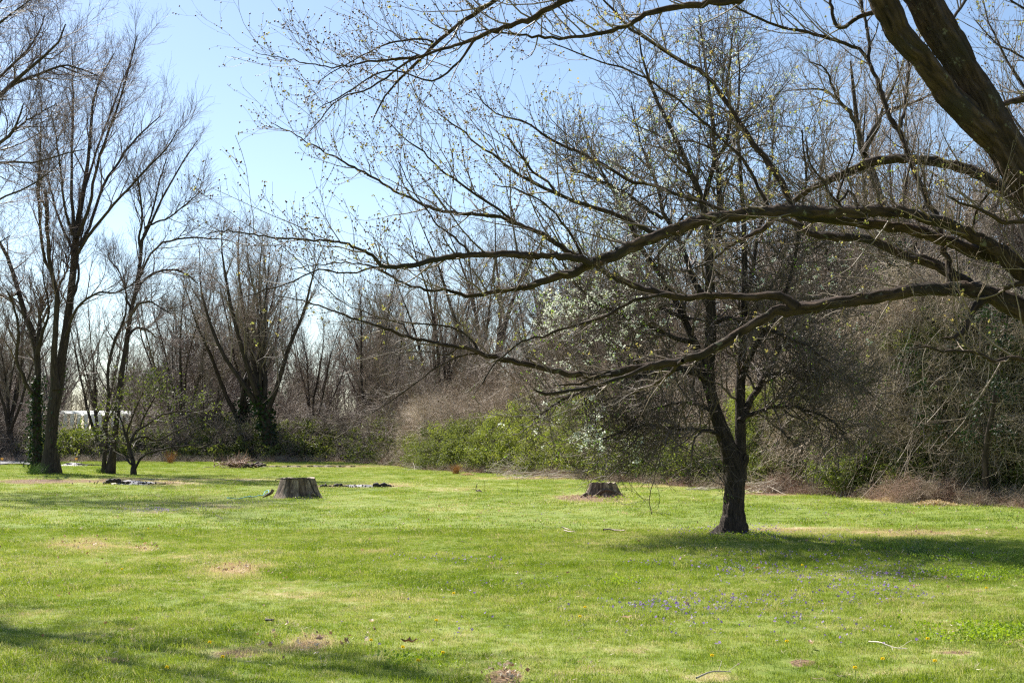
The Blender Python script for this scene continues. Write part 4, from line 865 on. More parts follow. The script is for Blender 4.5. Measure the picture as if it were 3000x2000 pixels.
def far_wood():
    rng = np.random.default_rng(61)
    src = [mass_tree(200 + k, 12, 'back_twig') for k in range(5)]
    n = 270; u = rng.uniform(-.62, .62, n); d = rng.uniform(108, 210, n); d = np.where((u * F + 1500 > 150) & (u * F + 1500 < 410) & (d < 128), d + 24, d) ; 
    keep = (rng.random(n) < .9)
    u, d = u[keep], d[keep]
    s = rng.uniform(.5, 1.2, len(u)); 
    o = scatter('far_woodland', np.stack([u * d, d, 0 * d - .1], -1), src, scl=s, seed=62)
    tag(o, 'pale brown bare wood standing far behind the lawn as one mass', 'woodland')
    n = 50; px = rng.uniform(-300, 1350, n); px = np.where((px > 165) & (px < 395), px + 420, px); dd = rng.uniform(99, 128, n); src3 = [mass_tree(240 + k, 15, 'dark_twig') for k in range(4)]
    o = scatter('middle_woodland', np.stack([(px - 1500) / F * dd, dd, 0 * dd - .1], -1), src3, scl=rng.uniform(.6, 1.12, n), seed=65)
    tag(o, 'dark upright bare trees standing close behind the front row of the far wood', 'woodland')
    # nearer mass behind the thicket on the right
    px = rng.uniform(1150, 3500, 120); e = edge_depth(px); dd = e + rng.uniform(9, 40, 120); s = rng.uniform(.55, 1.12, 120) * np.interp(px, [1150, 1700, 2300, 3400], [.62, .85, .95, 1.0])
    src2 = [mass_tree(220 + k, 13, 'far_twig') for k in range(5)]
    o = scatter('thicket_woodland', np.stack([(px - 1500) / F * dd, dd, 0 * dd - .1], -1), src2, scl=s, seed=63)
    tag(o, 'tangled bare saplings massed behind the green thicket', 'woodland')
    # saplings in the far wood on the left
    px = rng.uniform(-500, 1150, 80); dd = edge_depth(px) * 0 + rng.uniform(93, 112, 80)
    px = np.where((px > 880) & (px < 1010), px - 300, px); px = np.where((px > 165) & (px < 395), px + 380, px)
    o = scatter('sapling_wood', np.stack([(px - 1500) / F * dd, dd, 0 * dd - .1], -1), src, scl=rng.uniform(.25, .6, 80), seed=64)
    tag(o, 'grey brown saplings crowding the foot of the far wood', 'woodland')
far_wood()

def leaf_clump(seed, nl, size, mat, flat=.75, nt=14):
    rng = np.random.default_rng(seed); a = Acc()
    c = rng.normal(size=(nl, 3)); c = unit(c) * (rng.random((nl, 1)) ** .45); c[:, 2] *= flat
    # cluster the leaves on sprays
    k = rng.integers(0, nl // 9, nl); c = c[k] * .9 + rng.normal(0, .10, (nl, 3))
    quads(a, rng, c, size, 1, tint=(.3, .7))
    return a.mesh('leaf_clump', M[mat], smooth=False)
def twig_clump(seed, ns, mat, h=1.0, r=.006, droop=-.12, m=6, spread=.6):
    rng = np.random.default_rng(seed); a = Acc()
    n = 8; P = np.zeros((ns, n, 3)); P[:, 0, :2] = rng.normal(0, .35 * spread, (ns, 2)); P[:, 0, 2] = rng.uniform(-.5, .1, ns) * h
    d = rng.normal(0, spread, (ns, 3)); d[:, 2] = np.abs(d[:, 2]) + .9; d = unit(d)
    for j in range(1, n):
        d = unit(d + rng.normal(0, .16, (ns, 3)) + np.array([0, 0, droop])); P[:, j] = P[:, j - 1] + d * h * rng.uniform(.9, 1.5, (ns, 1)) / (n - 1)
    Rr = np.linspace(r, r * .5, n)[None].repeat(ns, 0)
    P2, R2 = grow(rng, P, Rr, m, t=(.1, 1), ang=(55, 18), L=.42 * h, rel=False, n=4, wig=.2, up=-.02, rf=.8, rtip=r * .45, fall=.2)
    tubes(a, P, Rr, 3); tubes(a, P2, R2, 3)
    return a.mesh('twig_clump', M[mat])

def undergrowth():
    rng = np.random.default_rng(71)
    LC = [leaf_clump(300 + k, 420, .075, 'hedge') for k in range(4)]
    TC = [twig_clump(320 + k, 46, 'bramble', 1.0) for k in range(4)]
    RC = [twig_clump(340 + k, 70, 'redbramble', .7, r=.004, droop=-.2) for k in range(2)]
    # --- right-hand thicket, rising from its foot
    def fill(n, x0, x1, hmax, depth, k=2.2, low=0):
        px = rng.uniform(x0, x1, n); e = edge_depth(px); t = rng.uniform(0, 1, n) ** 1.3 * depth
        h = hmax(px) * (1 - np.exp(-(t + .25) / k)); z = rng.uniform(low, 1, n) * h
        bump = .7 + .6 * fbm(px * .012, t * .8 + 3, 3)
        d = e + .55 + t; return px, np.stack([(px - 1500) / F * d, d, z * bump], -1), t
    gh = lambda px: np.interp(px, [1000, 1180, 1350, 1500, 1750, 1950, 2150, 2500, 3200], [.7, 1.6, 2.4, 3.2, 3.1, 2.1, 2.4, 2.9, 2.6])
    px, p, t = fill(3600, 1130, 3400, gh, 5.5, 1.0)
    g = lambda a, w: np.exp(-((px - a) / w) ** 2)
    tint = .22 + .42 * g(1500, 140) + .36 * g(1760, 110) + .1 * g(1250, 90) + .12 * g(2460, 90) - .18 * g(2060, 130) + rng.normal(0, .10, len(px)) - .14 * np.clip((px - 2500) / 500, 0, 1)
    keep = rng.random(len(px)) < np.interp(px, [1130, 1250, 1900, 2000, 2300, 2500, 3300], [.35, .8, .95, .65, .65, .6, .5])
    tag(scatter('green_undergrowth', p[keep], LC, tint=np.clip(tint[keep], 0, 1), scl=rng.uniform(.35, .75, keep.sum()), rot=rng.uniform(0, 6.28, (keep.sum(), 3)), seed=72), 'fresh green tangled undergrowth along the foot of the right-hand thicket', 'undergrowth')
    bh = lambda px: np.interp(px, [1000, 1150, 1400, 1800, 2200, 2600, 3200], [1.6, 3.6, 5.0, 4.8, 4.6, 4.6, 4.4])
    px, p, t = fill(1700, 1000, 3400, bh, 9, 2.6, .15); p[:, 1] += 1.6 * p[:, 1] / 50 + .4; p[:, 0] *= 1.02
    ro = np.stack([rng.normal(0, .6, len(px)), rng.normal(0, .6, len(px)), rng.uniform(0, 6.28, len(px))], -1)
    tag(scatter('bramble_thicket', p, TC, scl=rng.uniform(.7, 1.35, len(px)), rot=ro, seed=73), 'brown tangle of bare brambles and vines forming the thicket', 'thicket')
    n = 470; px = rng.uniform(2280, 3150, n); d = edge_depth(px) + rng.uniform(.4, 2.6, n); hz = np.interp(px, [2280, 2450, 2650, 2900, 3150], [3.4, 4.6, 6.2, 5.2, 5.0]); z = rng.uniform(.2, 1, n) * hz
    tag(scatter('vine_wall', np.stack([(px - 1500) / F * d, d, z], -1), TC, scl=rng.uniform(.5, 1.05, n), rot=np.stack([rng.normal(3.14, .7, n), rng.normal(0, .7, n), rng.uniform(0, 6.28, n)], -1), seed=78), 'tan tangle of bare vines draped over the right end of the thicket', 'vines')
    n = 1500; px = rng.uniform(2150, 3120, n); d = edge_depth(px) + rng.uniform(.5, 2.4, n); z = rng.uniform(0, 1, n) ** 1.2 * np.interp(px, [2200, 2500, 2800, 3100], [3.0, 4.4, 4.4, 3.6])
    tag(scatter('vine_leaves', np.stack([(px - 1500) / F * d, d, z], -1), LC, tint=np.clip(.42 + .7 * (fbm(px * .01, z, 3) - .45) + rng.normal(0, .1, n), 0, 1), scl=rng.uniform(.25, .5, n), rot=rng.uniform(0, 6.28, (n, 3)), seed=79), 'small green leaves caught among the tan vines on the right', 'leaves')
    # dead brown skirt at the foot
    px = rng.uniform(1080, 3300, 620); e = edge_depth(px); d = e + rng.normal(.1, .35, 620)
    tag(scatter('dead_bramble_skirt', np.stack([(px - 1500) / F * d, d, 0 * d - .02], -1), TC[:2] + RC, scl=rng.uniform(.25, .55, 620), seed=74), 'low dead brown brambles edging the thicket along the lawn', 'brambles')
    # reddish bramble mounds
    for k, (cx, cy, rx, h, n) in enumerate([(2745, 1474, 120, .45, 30), (2400, 1440, 85, 1.0, 26), (2560, 1250, 80, 2.4, 26), (2330, 1444, 70, .6, 24), (1180, 1362, 60, .8, 26)]):
        b = gnd(cx, max(cy, 1440) if cx > 2000 else cy); q = rng.normal(0, 1, (n, 3)) * [rx / F * b[1] * .55, .35, h * .35]; q[:, 2] = np.abs(q[:, 2])
        if cy < 1300: q[:, 2] += 1.6; 
        o = scatter('red_bramble', q + b, RC + TC[:2], scl=rng.uniform(.25, .8, n), rot=np.stack([rng.normal(0, .8, n), rng.normal(0, .8, n), rng.uniform(0, 6, n)], -1), seed=80 + k)
        tag(o, ['reddish bramble heap at the foot of the ivy-clad tree', 'rusty brambles above the right-hand heap of pale canes', 'rusty vine tangle hanging high in the thicket', 'low rust-brown brambles just right of the cane heap', 'pale brown weeds at the left tip of the thicket'][k], 'brambles', 'brown bramble clumps in the thicket')
    # --- foot of the far wood on the left
    n = 1900; px = rng.uniform(-500, 1180, n); t = rng.uniform(0, 1, n) * 12; d = edge_depth(px) + .8 + t
    hm = np.interp(px, [-500, 0, 150, 330, 600, 850, 1000, 1180], [1.5, 2.2, 2.2, 2.2, 3.8, 3.0, 3.0, 3.0]); z = rng.random(n) * hm * (1 - np.exp(-(t + .3) / 3))
    tint = .2 + .6 * (fbm(px * .006, z * .3 + 4, 3) - .35) + rng.normal(0, .06, n) + .12 * np.exp(-((px - 300) / 130) ** 2)
    keep = rng.random(n) < np.interp(px, [-500, 60, 130, 1000, 1180], [.2, .3, .85, .9, .9])
    LF = [leaf_clump(360 + k, 260, .13, 'hedge') for k in range(3)]
    tag(scatter('wood_undergrowth', np.stack([(px - 1500) / F * d, d, z], -1)[keep], LF, tint=np.clip(tint[keep], 0, 1), scl=rng.uniform(.5, 1.15, keep.sum()), rot=rng.uniform(0, 6.28, (keep.sum(), 3)), seed=75), 'dark evergreen undergrowth along the foot of the far wood', 'undergrowth')
    n = 560; px = rng.uniform(-500, 1180, n); t = rng.uniform(0, 1, n) * 13; d = edge_depth(px) + 1.6 + t; z = rng.random(n) * 3.6 * (1 - np.exp(-(t + .2) / 2.5)); z = np.where((px > 165) & (px < 400), z * .22, z)
    TF = [twig_clump(380 + k, 40, 'far_twig', 1.6, r=.011) for k in range(3)]
    tag(scatter('wood_brush', np.stack([(px - 1500) / F * d, d, z], -1), TF, scl=rng.uniform(.6, 1.4, n), seed=76), 'bare brown brush filling the foot of the far wood', 'brush')
    # low weeds and litter at the wood's edge
    n = 500; px = rng.uniform(-300, 1160, n); d = edge_depth(px) + rng.normal(.2, .8, n)
    tag(scatter('edge_weeds', np.stack([(px - 1500) / F * d, d, 0 * d], -1), TC[:2] + RC[:1], scl=rng.uniform(.25, .6, n), seed=77), 'low dead weeds where the lawn meets the far wood', 'weeds')
undergrowth()

# individual bushes that stand out of the thicket
def bush(name, label, px, py, w, h, tint, n, seed, group=None, depth_off=0, mat='shrub', size=.055):
    rng = np.random.default_rng(seed); b = gnd(px, py); b = b + np.array([0, depth_off, 0]); b[2] = 0
    t = thing(name, label, 'bush', b, group)
    ns = 26; P = np.zeros((ns, 7, 3)); P[:, 0, :2] = rng.normal(0, .12 * w, (ns, 2)); d = rng.normal(0, .45, (ns, 3)); d[:, 2] = 1; d = unit(d * [w / h, w / h, 1])
    for j in range(1, 7): d = unit(d + rng.normal(0, .12, (ns, 3)) + [0, 0, -.03]); P[:, j] = P[:, j - 1] + d * h * rng.uniform(.8, 1.15, (ns, 1)) / 6
    P = P + b; Rr = np.linspace(.014, .004, 7)[None].repeat(ns, 0)
    P2, R2 = grow(rng, P, Rr, 9, t=(.2, 1), ang=(48, 14), L=.3 * h, rel=False, n=4, wig=.15, up=.03, rf=.7, rtip=.003, fall=.2)
    a = Acc(); tubes(a, P, Rr, 4); tubes(a, P2, R2, 3); a.build('stems', M['bramble'], t, kind='stuff')
    c = sample_on(rng, P2, n, .1, 1); a = Acc(); quads(a, rng, c, size, 1, .04 * h, tint=tint); a.build('leaves', M['shrubleaf'], t, kind='stuff')
BG = 'bright green bushes in the thicket'
bush('bush', 'bright green bush low in the thicket under the hanging maple twigs', 1490, 1386, 2.6, 2.3, (.35, 1), 4200, 91, BG, .7)
bush('bush', 'fresh green bush directly behind the right stump', 1735, 1402, 1.8, 2.0, (.35, 1), 3800, 92, BG, .4)
bush('bush', 'yellow-green bush at the left end of the thicket', 1270, 1374, 2.2, 1.6, (.1, .8), 3000, 93, BG, .5)
bush('bush', 'rounded vivid green bush low against the thicket, right of the rusty brambles', 2475, 1456, 1.0, 1.15, (.3, .9), 3600, 94, BG, .0, size=.04)
bush('bush', 'small green bush beside the pear trunk, on its left', 2020, 1424, 1.4, 1.5, (.2, .9), 2600, 95, BG, .4)
bush('bush', 'dark green bush at the foot of the thickest ivy-footed tree', 860, 1349, 3.0, 2.6, (0, .35), 2400, 96, None, 1.0, size=.12)
bush('bush', 'rounded green bush between the forked tree and the leaning tree', 215, 1350, 4.2, 2.6, (.1, .6), 3000, 97, None, 1.5, size=.11)

def evergreen():
    rng = np.random.default_rng(98); b = gnd(3010, 1486); b[1] += 1.6; b[2] = 0
    t = thing('evergreen_thicket_tree', 'dense dark evergreen growth at the right edge of the thicket', 'tree', b)
    stems = []; n = 10
    P = np.zeros((9, n, 3)); P[:, 0, :2] = rng.normal(0, .5, (9, 2)); d = unit(rng.normal(0, .3, (9, 3)) + [0, 0, 1])
    for j in range(1, n): d = unit(d + rng.normal(0, .12, (9, 3)) + [0, 0, .05]); P[:, j] = P[:, j - 1] + d * .58
    P += b; Rr = np.linspace(.09, .02, n)[None].repeat(9, 0); a = Acc(); tubes(a, P, Rr, 7, .2, rng); a.build('trunk', M['far'], t)
    P2, R2 = grow(rng, P, Rr, 14, t=(.25, 1), ang=(62, 14), L=1.0, rel=False, n=6, wig=.14, up=-.05, rf=.5, rcap=.02, rtip=.005, fall=.3)
    P3, R3 = grow(rng, P2, R2, 7, t=(.2, 1), ang=(45, 14), L=.5, rel=False, n=4, wig=.15, up=-.06, rf=.6, rtip=.004, fall=.3)
    a = Acc(); tubes(a, P2, R2, 4); tubes(a, P3, R3, 3); a.build('branches', M['far_twig'], t, kind='stuff')
    c = sample_on(rng, P3, 15000, 0, 1); c = c[c[:, 2] > .5 + .5 * rng.random(len(c))]
    a = Acc(); quads(a, rng, c, .045, 1, .06, tint=(0, .7)); a.build('leaves', M['ivy'], t, kind='stuff')
evergreen()

def vines():
    rng = np.random.default_rng(99); a = Acc(); PP = []
    b = np.array([0, 28.0, 0])
    for k in range(150):
        x = rng.uniform(2300, 3050) if k > 30 else rng.uniform(2620, 2950); y = rng.uniform(760, 1250); ln = rng.uniform(120, 330)
        n = 9; s = np.linspace(0, 1, n); drift = rng.normal(0, 60); wob = rng.uniform(8, 26); ph = rng.uniform(0, 6)
        py = y + ln * s; px = x + drift * s + wob * np.sin(ph + s * rng.uniform(2, 7))
        dd = np.minimum(edge_depth(x), 40) + rng.uniform(.1, 1.0); P = at(px, np.minimum(py, 1470), dd); P[:, 2] = np.maximum(P[:, 2], .05); PP.append(P)
    PP = np.array(PP); Rr = np.repeat(rng.uniform(.004, .010, (len(PP), 1)), 9, 1)
    tubes(a, PP, Rr, 4)
    P2, R2 = grow(rng, PP, Rr, 4, t=(.1, .9), ang=(40, 14), L=.5, rel=False, n=5, wig=.2, up=-.12, rf=.7, rtip=.003)
    tubes(a, P2, R2, 3)
    o = a.build('hanging_vines', M['cane_dull'], kind='stuff'); tag(o, 'pale bare vines hanging down over the right part of the thicket', 'vines')
M['cane_dull'] = twig_mat('dull_vine', (.24, .18, .14), (.52, .42, .34), 2)
vines()

# ------------------------------------------------------------------ heaps of pale canes
def one_cane(seed):
    rng = np.random.default_rng(seed); n = 6; P = np.zeros((1, n, 3)); P[0, :, 0] = np.linspace(-.5, .5, n); P[0, :, 1:] = rng.normal(0, .012, (n, 2)); P[0, :, 2] += .04 * np.sin(np.linspace(0, 3.14, n)) * rng.uniform(-1, 1)
    a = Acc(); tubes(a, P, np.linspace(.011, .006, n)[None], 5); return a.mesh('cane', M['cane'])
CANES = [one_cane(400 + k) for k in range(4)]
def cane_heap(label, cx, cy, w, h, n, seed, tilt=.25, ln=(.8, 1.8)):
    rng = np.random.default_rng(seed); b = gnd(cx, cy); b[2] = 0; t = thing('cane_heap', label, 'branches', b, 'heaps of pale cut canes along the thicket')
    for k in range(n):
        o = bpy.data.objects.new('cane', CANES[k % 4]); col.objects.link(o); o.parent = t
        q = abs(rng.normal(0, .4)); o.location = (rng.uniform(-w, w) * .5, rng.normal(0, .3), .02 + rng.random() * h * (1 - min(q, .9)))
        o.rotation_euler = (rng.uniform(0, 6), rng.normal(-.08, tilt), rng.normal(0, .6)); s = rng.uniform(*ln); o.scale = (s, 1, 1)
cane_heap('scattered heap of pale cut canes lying left of the right stump', 1590, 1403, 2.6, .35, 44, 1, .16)
cane_heap('leaning bundle of grey canes rising against the thicket, left of the flat heap', 1500, 1392, 1.6, .7, 40, 2, .7)
cane_heap('criss-crossed heap of whitish canes right of the pear trunk', 2265, 1444, 1.3, .45, 54, 3, .45, (.6, 1.4))
cane_heap('thin scatter of pale canes at the thicket foot just left of the pear trunk', 2050, 1436, 1.0, .08, 16, 4, .1, (.4, 1.0))
cane_heap('few grey canes at the left tip of the thicket', 1240, 1376, 2.0, .3, 22, 5, .3)

# ------------------------------------------------------------------ stumps
def stump(label, cx, cy, wb, wt, h, mat, seed, group, flutes, tilt=(0, 0)):
    rng = np.random.default_rng(seed); b = gnd(cx, cy); b[2] = 0; b[1] += wb * .4
    t = thing('tree_stump', label, 'tree stump', b, group)
    nth, nz = 96, 18; th = np.linspace(0, 2 * np.pi, nth, endpoint=False); z = np.linspace(0, 1, nz)
    TH, Z = np.meshgrid(th, z); prof = wt / 2 + (wb - wt) / 2 * (.62 * (1 - Z) + .38 * (1 - Z) ** 5)
    fl = sum(a * np.cos(k * TH + p) for a, k, p in flutes)
    Rr = prof * (1 + fl * (.7 + 1.1 * (1 - Z)) - .06 * np.clip(np.cos(TH * 3 + seed) * 14 - 12.4, 0, 1))
    Rr = Rr + .010 * fbm(TH * 9, Z * 3 + seed, 3) - .012 * (fbm(np.cos(TH) * 22 + 30, np.sin(TH) * 22 + 30 + Z * 1.2, 3) - .5) * 3
    top = h * (1 + .06 * np.cos(TH + 1.0) + .04 * np.sin(2 * TH)) + .06 * (fbm(np.cos(TH) * 4 + 20, np.sin(TH) * 4 + 20 + seed) - .5)
    X = Rr * np.cos(TH) + tilt[0] * Z; Y = Rr * np.sin(TH) + tilt[1] * Z; ZZ = Z * top - .03 * (1 - Z)
    v = np.stack([X, Y, ZZ], -1).reshape(-1, 3) + b; i = np.arange(nz * nth).reshape(nz, nth)
    q = np.stack([i[:-1], np.roll(i[:-1], -1, 1), np.roll(i[1:], -1, 1), i[1:]], -1).reshape(-1, 4)
    bk = np.stack([Rr * np.cos(TH), Rr * np.sin(TH), ZZ], -1)
    a = Acc(); a.add(v, q, bk=bk); a.build('trunk', M[mat], t)
    # sawn top: rings sloping to a slightly sunken middle
    a = Acc(); rings = [1.0, .93, .8, .6, .4, .2, .04]; vs = []
    for r in rings:
        vs.append(np.stack([(X[-1] - tilt[0]) * r + tilt[0], (Y[-1] - tilt[1]) * r + tilt[1], ZZ[-1] * 1 - .02 * (1 - r) * 2 + .008 * (fbm(X[-1] * r * 20 + 5, Y[-1] * r * 20 + 5) - .5) + (0 if r == 1 else .003)], -1))
    v = np.concatenate(vs) + b; i = np.arange(len(rings) * nth).reshape(len(rings), nth)
    q = np.stack([i[:-1], np.roll(i[:-1], -1, 1), np.roll(i[1:], -1, 1), i[1:]], -1).reshape(-1, 4)
    a.add(v, q); a.build('cut_top', M['cut'], t)
    return t, b
SG = 'tree stumps left in the lawn'
t1, b1 = stump('wide grey tree stump with bare streaked wood left of the middle of the lawn', 862, 1459, 1.30, .90, .52, 'stump_a', 5, SG, [(.06, 3, .5), (.05, 5, 2), (.012, 9, 1)])
t2, b2 = stump('rough brown stump with a looping root in front of the green thicket', 1768, 1456, 1.08, .68, .38, 'stump_b', 9, SG, [(.07, 2, .2), (.05, 5, 1), (.015, 11, 2)])
def strand(parent, name, pts, d, r, mat, sides=6, rough=.2, seed=1):
    P, _ = limb([(x, y, 1) for x, y in pts], d, d, len(pts) * 4); a = Acc(); rr = np.interp(np.linspace(0, 1, len(P)), np.linspace(0, 1, len(r)), r)
    tubes(a, P[None], rr[None], sides, rough, np.random.default_rng(seed)); return a.build(name, M[mat], parent, loc=P[0])
d1 = b1[1] - .5
strand(t1, 'vine', [(806, 1406), (816, 1402), (845, 1402), (880, 1400), (903, 1402), (911, 1416), (920, 1438), (930, 1452), (941, 1461)], d1, [.012, .014, .018, .02, .022, .02], 'char', 7)
strand(t1, 'root', [(800, 1434), (794, 1443), (782, 1450), (770, 1456)], d1, [.05, .04, .03, .015], 'stump_a', 8)
strand(t1, 'root', [(915, 1444), (925, 1452), (932, 1458)], d1, [.06, .05, .02], 'stump_a', 8)
d2 = b2[1] - .42
strand(t2, 'root', [(1735, 1456), (1752, 1447), (1765, 1437), (1785, 1436), (1805, 1443), (1822, 1450), (1836, 1457)], d2, [.03, .035, .04, .035, .03, .02], 'stump_b', 8)
strand(t2, 'root', [(1722, 1446), (1708, 1452), (1700, 1457)], d2, [.06, .05, .02], 'stump_b', 8)
for x, y, k in ((1771, 1376, 0), (1775, 1384, 1)):
    strand(t2, 'sprout', [(x, 1412), (x + 1, 1400), (x + k, y)], d2 + .2, [.006, .004, .003], 'cane', 4)

# blue rope lying left of the wide stump
Pr = gnds([665, 675, 684, 700, 720, 735, 728, 745, 758, 770, 776, 781, 787, 786, 779, 776], [1463, 1465, 1464, 1463, 1461, 1460, 1457, 1458, 1457, 1456, 1452, 1450, 1452, 1457, 1458, 1455])
Pr[:, 2] = .045 + .02 * np.sin(np.arange(16) * 1.7); Pr[10:15, 2] += .09
Pc = catmull(Pr, 60); a = Acc(); tubes(a, Pc[None], np.full((1, 60), .011), 6)
tag(a.build('rope', M['rope'], loc=Pr[0]), 'pale blue rope lying looped in the grass beside the wide stump', 'rope')

# ------------------------------------------------------------------ heaps and remains on the lawn
def heap(acc, cx, cy, cz, rx, ry, h, seed, n=40, rough=.35):
    r = np.linspace(0, 1, 12); th = np.linspace(0, 2 * np.pi, n, endpoint=False); Rm, T = np.meshgrid(r, th, indexing='ij')
    x = cx + Rm * rx * np.cos(T); y = cy + Rm * ry * np.sin(T); z = cz + h * (1 - Rm ** 1.6) * (.6 + rough * 2.4 * (fbm(x * 4 + seed, y * 4 + seed, 4) - .35)) - .04 * Rm
    i = np.arange(12 * n).reshape(12, n); acc.add(np.stack([x, y, z], -1), np.stack([i[:-1], np.roll(i[:-1], -1, 1), np.roll(i[1:], -1, 1), i[1:]], -1).reshape(-1, 4)[:, ::-1])
def log(parent, name, p, ln, r, rz, ry, seed, mat='char', n=8):
    if name == 'charred_log': r = r * .8; p = np.array(p) - [0, 0, .03]
    rng = np.random.default_rng(seed); P = np.zeros((1, n, 3)); s = np.linspace(-.5, .5, n) * ln
    P[0, :, 0] = s * math.cos(rz) * math.cos(ry); P[0, :, 1] = s * math.sin(rz) * math.cos(ry); P[0, :, 2] = s * math.sin(ry)
    P[0, :, 1:] += rng.normal(0, r * .2, (n, 2)); P += p
    e = np.ones(n); e[0] = .55; e[-1] = .4; Rr = r * e * rng.uniform(.8, 1.2, n); a = Acc(); tubes(a, P, Rr[None], 9, .4, rng)
    v = a.v[0]; 
    for k in (0, n - 1):
        ring = np.arange(9) + k * 9; c = v[ring].mean(0); a.add(np.concatenate([v[ring], c[None]]), t=[[j, (j + 1) % 9, 9] for j in range(9)])
    return a.build(name, M[mat], parent, loc=p)
def ash_heap(label, cx, cy, w, h, seed, logs, nch=60, ry=.5):
    rng = np.random.default_rng(seed); b = gnd(cx, cy); b[2] = 0; t = thing('burnt_heap', label, 'ash heap', b, 'ash heaps on the lawn')
    a = Acc(); heap(a, b[0], b[1] + .2, .01, w / 2, ry, h, seed, rough=.5); a.build('ash', M['ash'], t)
    a = Acc(); q = b + np.stack([rng.normal(0, w * .3, nch), rng.normal(.1, ry * .6, nch), np.abs(rng.normal(.02, h * .4, nch))], -1); octa(a, rng, q, .024); a.build('charcoal', M['char'], t, kind='stuff')
    for k, (dx, dz, ln, r, rz, ry_) in enumerate(logs): log(t, 'charred_log', b + np.array([dx, -.05, dz]), ln, r, rz, ry_, seed + k)
ash_heap('low ash heap with charred lumps in front of the leaning tree', 385, 1419, 2.3, .16, 501, [(-.62, .17, .5, .09, .2, .1), (-.3, .13, .6, .06, -.2, -.2), (-.85, .08, .3, .07, .9, 0), (.35, .06, .5, .05, .1, 0), (.75, .05, .6, .04, .05, 0), (1.05, .04, .4, .03, .3, 0)], 110)
ash_heap('flat ash patch with dark burnt logs right of the wide stump', 1045, 1426, 1.75, .09, 502, [(-1.1, .07, .22, .075, .2, 0), (-.93, .05, .2, .05, 0, 0), (-.62, .09, .3, .07, .1, .1), (-.42, .05, .3, .05, 0, 0), (.80, .09, .52, .085, .05, -.05), (1.02, .06, .3, .06, .2, 0)], 60, .4)
ash_heap('pale ash strip with a thin burnt branch behind the forked tree', 210, 1364, 2.0, .2, 503, [(.2, .14, 1.2, .06, .05, -.04), (.9, .1, 1.1, .05, .05, -.04), (1.5, .08, .8, .04, 0, 0)], 60, .8)

def brush_pile():
    rng = np.random.default_rng(510); b = gnd(700, 1371); b[2] = 0; t = thing('brush_pile', 'pile of cut reddish branches with dark logs in front of the far wood', 'brush pile', b)
    n = 150; P = np.zeros((n, 6, 3)); P[:, 0] = np.stack([rng.normal(-.15, .5, n), rng.normal(0, .25, n), rng.uniform(0, .35, n)], -1); d = rng.normal(0, 1, (n, 3)) * [1, .7, .35]; d[:, 2] = np.abs(d[:, 2]) * .8; d = unit(d)
    for j in range(1, 6): d = unit(d + rng.normal(0, .18, (n, 3))); P[:, j] = P[:, j - 1] + d * rng.uniform(.08, .2, (n, 1))
    P[..., 2] = np.maximum(P[..., 2], .02)
    a = Acc(); tubes(a, P + b, np.linspace(.02, .006, 6)[None].repeat(n, 0), 4); a.build('branches', M['redbramble'], t, kind='stuff')
    for k in range(14): log(t, 'log', b + np.array([rng.uniform(-.2, 1.2), rng.normal(0, .2), .06 + rng.random() * .22]), rng.uniform(.3, .9), rng.uniform(.03, .07), rng.normal(0, .5), rng.normal(0, .25), 520 + k)
    b = gnd(900, 1368); b[2] = 0; t = thing('mulch_row', 'low dark row of bark and debris right of the brush pile', 'debris', b)
    a = Acc()
    for k in range(9): heap(a, b[0] - 2.6 + k * .62, b[1] + rng.normal(0, .15), 0, .55, .3, rng.uniform(.05, .16), 540 + k, 20, .5)
    a.build('soil', M['soil'], t)
    for k in range(10): log(t, 'bark_piece', b + np.array([-2.8 + k * .6, -.1, .05]), rng.uniform(.2, .6), rng.uniform(.02, .05), rng.normal(0, .4), rng.normal(0, .1), 560 + k)
brush_pile()

def marker():
    b = gnd(1402, 1441); b[2] = 0; d = b[1]
    t = thing('stick_clump', 'small brown clump of debris with one dark stick poking up', 'debris', b)
    a = Acc(); heap(a, b[0] + .02, b[1], 0, .17, .12, .10, 9, 18); a.build('debris', M['soil'], t)
    strand(t, 'stick', [(1394, 1432), (1396, 1424), (1398, 1415)], d, [.014, .012, .01], 'char', 5)
    strand(t, 'twig', [(1402, 1437), (1392, 1434), (1382, 1431)], d, [.012, .008, .005], 'char', 5)
    for x, y0, y1, lb in ((1420, 1442, 1408, 'thin dark stake standing in the lawn next to the stick clump'), (1517, 1450, 1411, 'thin dark stake standing alone between the stick clump and the right stump'), (1529, 1451, 1436, 'shortest thin brown stake, close to the stake standing alone')):
        g_ = gnd(x, y0); P = np.array([[g_[0], g_[1], -.02], [g_[0] + .003, g_[1], (y0 - y1) / F * g_[1] * .5], [g_[0] - .004, g_[1], (y0 - y1) / F * g_[1]]])
        a = Acc(); tubes(a, P[None], np.array([[.007, .006, .005]]), 6); tag(a.build('stake', M['char'], loc=g_), lb, 'stake', 'thin stakes in the lawn')
marker()

def stick(label, pts, r, mat, z=.05, seed=0):
    g_ = gnds([p[0] for p in pts], [p[1] for p in pts]); g_[:, 2] = z + .012 * np.sin(np.arange(len(g_)) * 2.1 + seed)
    P = catmull(g_, len(pts) * 5); n = len(P); a = Acc(); rng = np.random.default_rng(seed); tubes(a, P[None], (np.linspace(1, .5, n) * r)[None], 6, .3, rng)
    Q, QR = grow(rng, P[None], np.full((1, n), r * .6), 3, t=(.4, .95), ang=(40, 8), L=.16, rel=False, n=4, wig=.1, up=0); Q[..., 2] = np.maximum(Q[..., 2], z * .7); tubes(a, Q, QR * .8, 4)
    tag(a.build('fallen_stick', M[mat], loc=P[0]), label, 'stick', 'sticks fallen on the lawn')
stick('longest brown stick lying on the lawn left of the pear trunk', [(1768, 1561), (1785, 1558), (1805, 1559), (1830, 1563)], .016, 'cane_dull', seed=1)
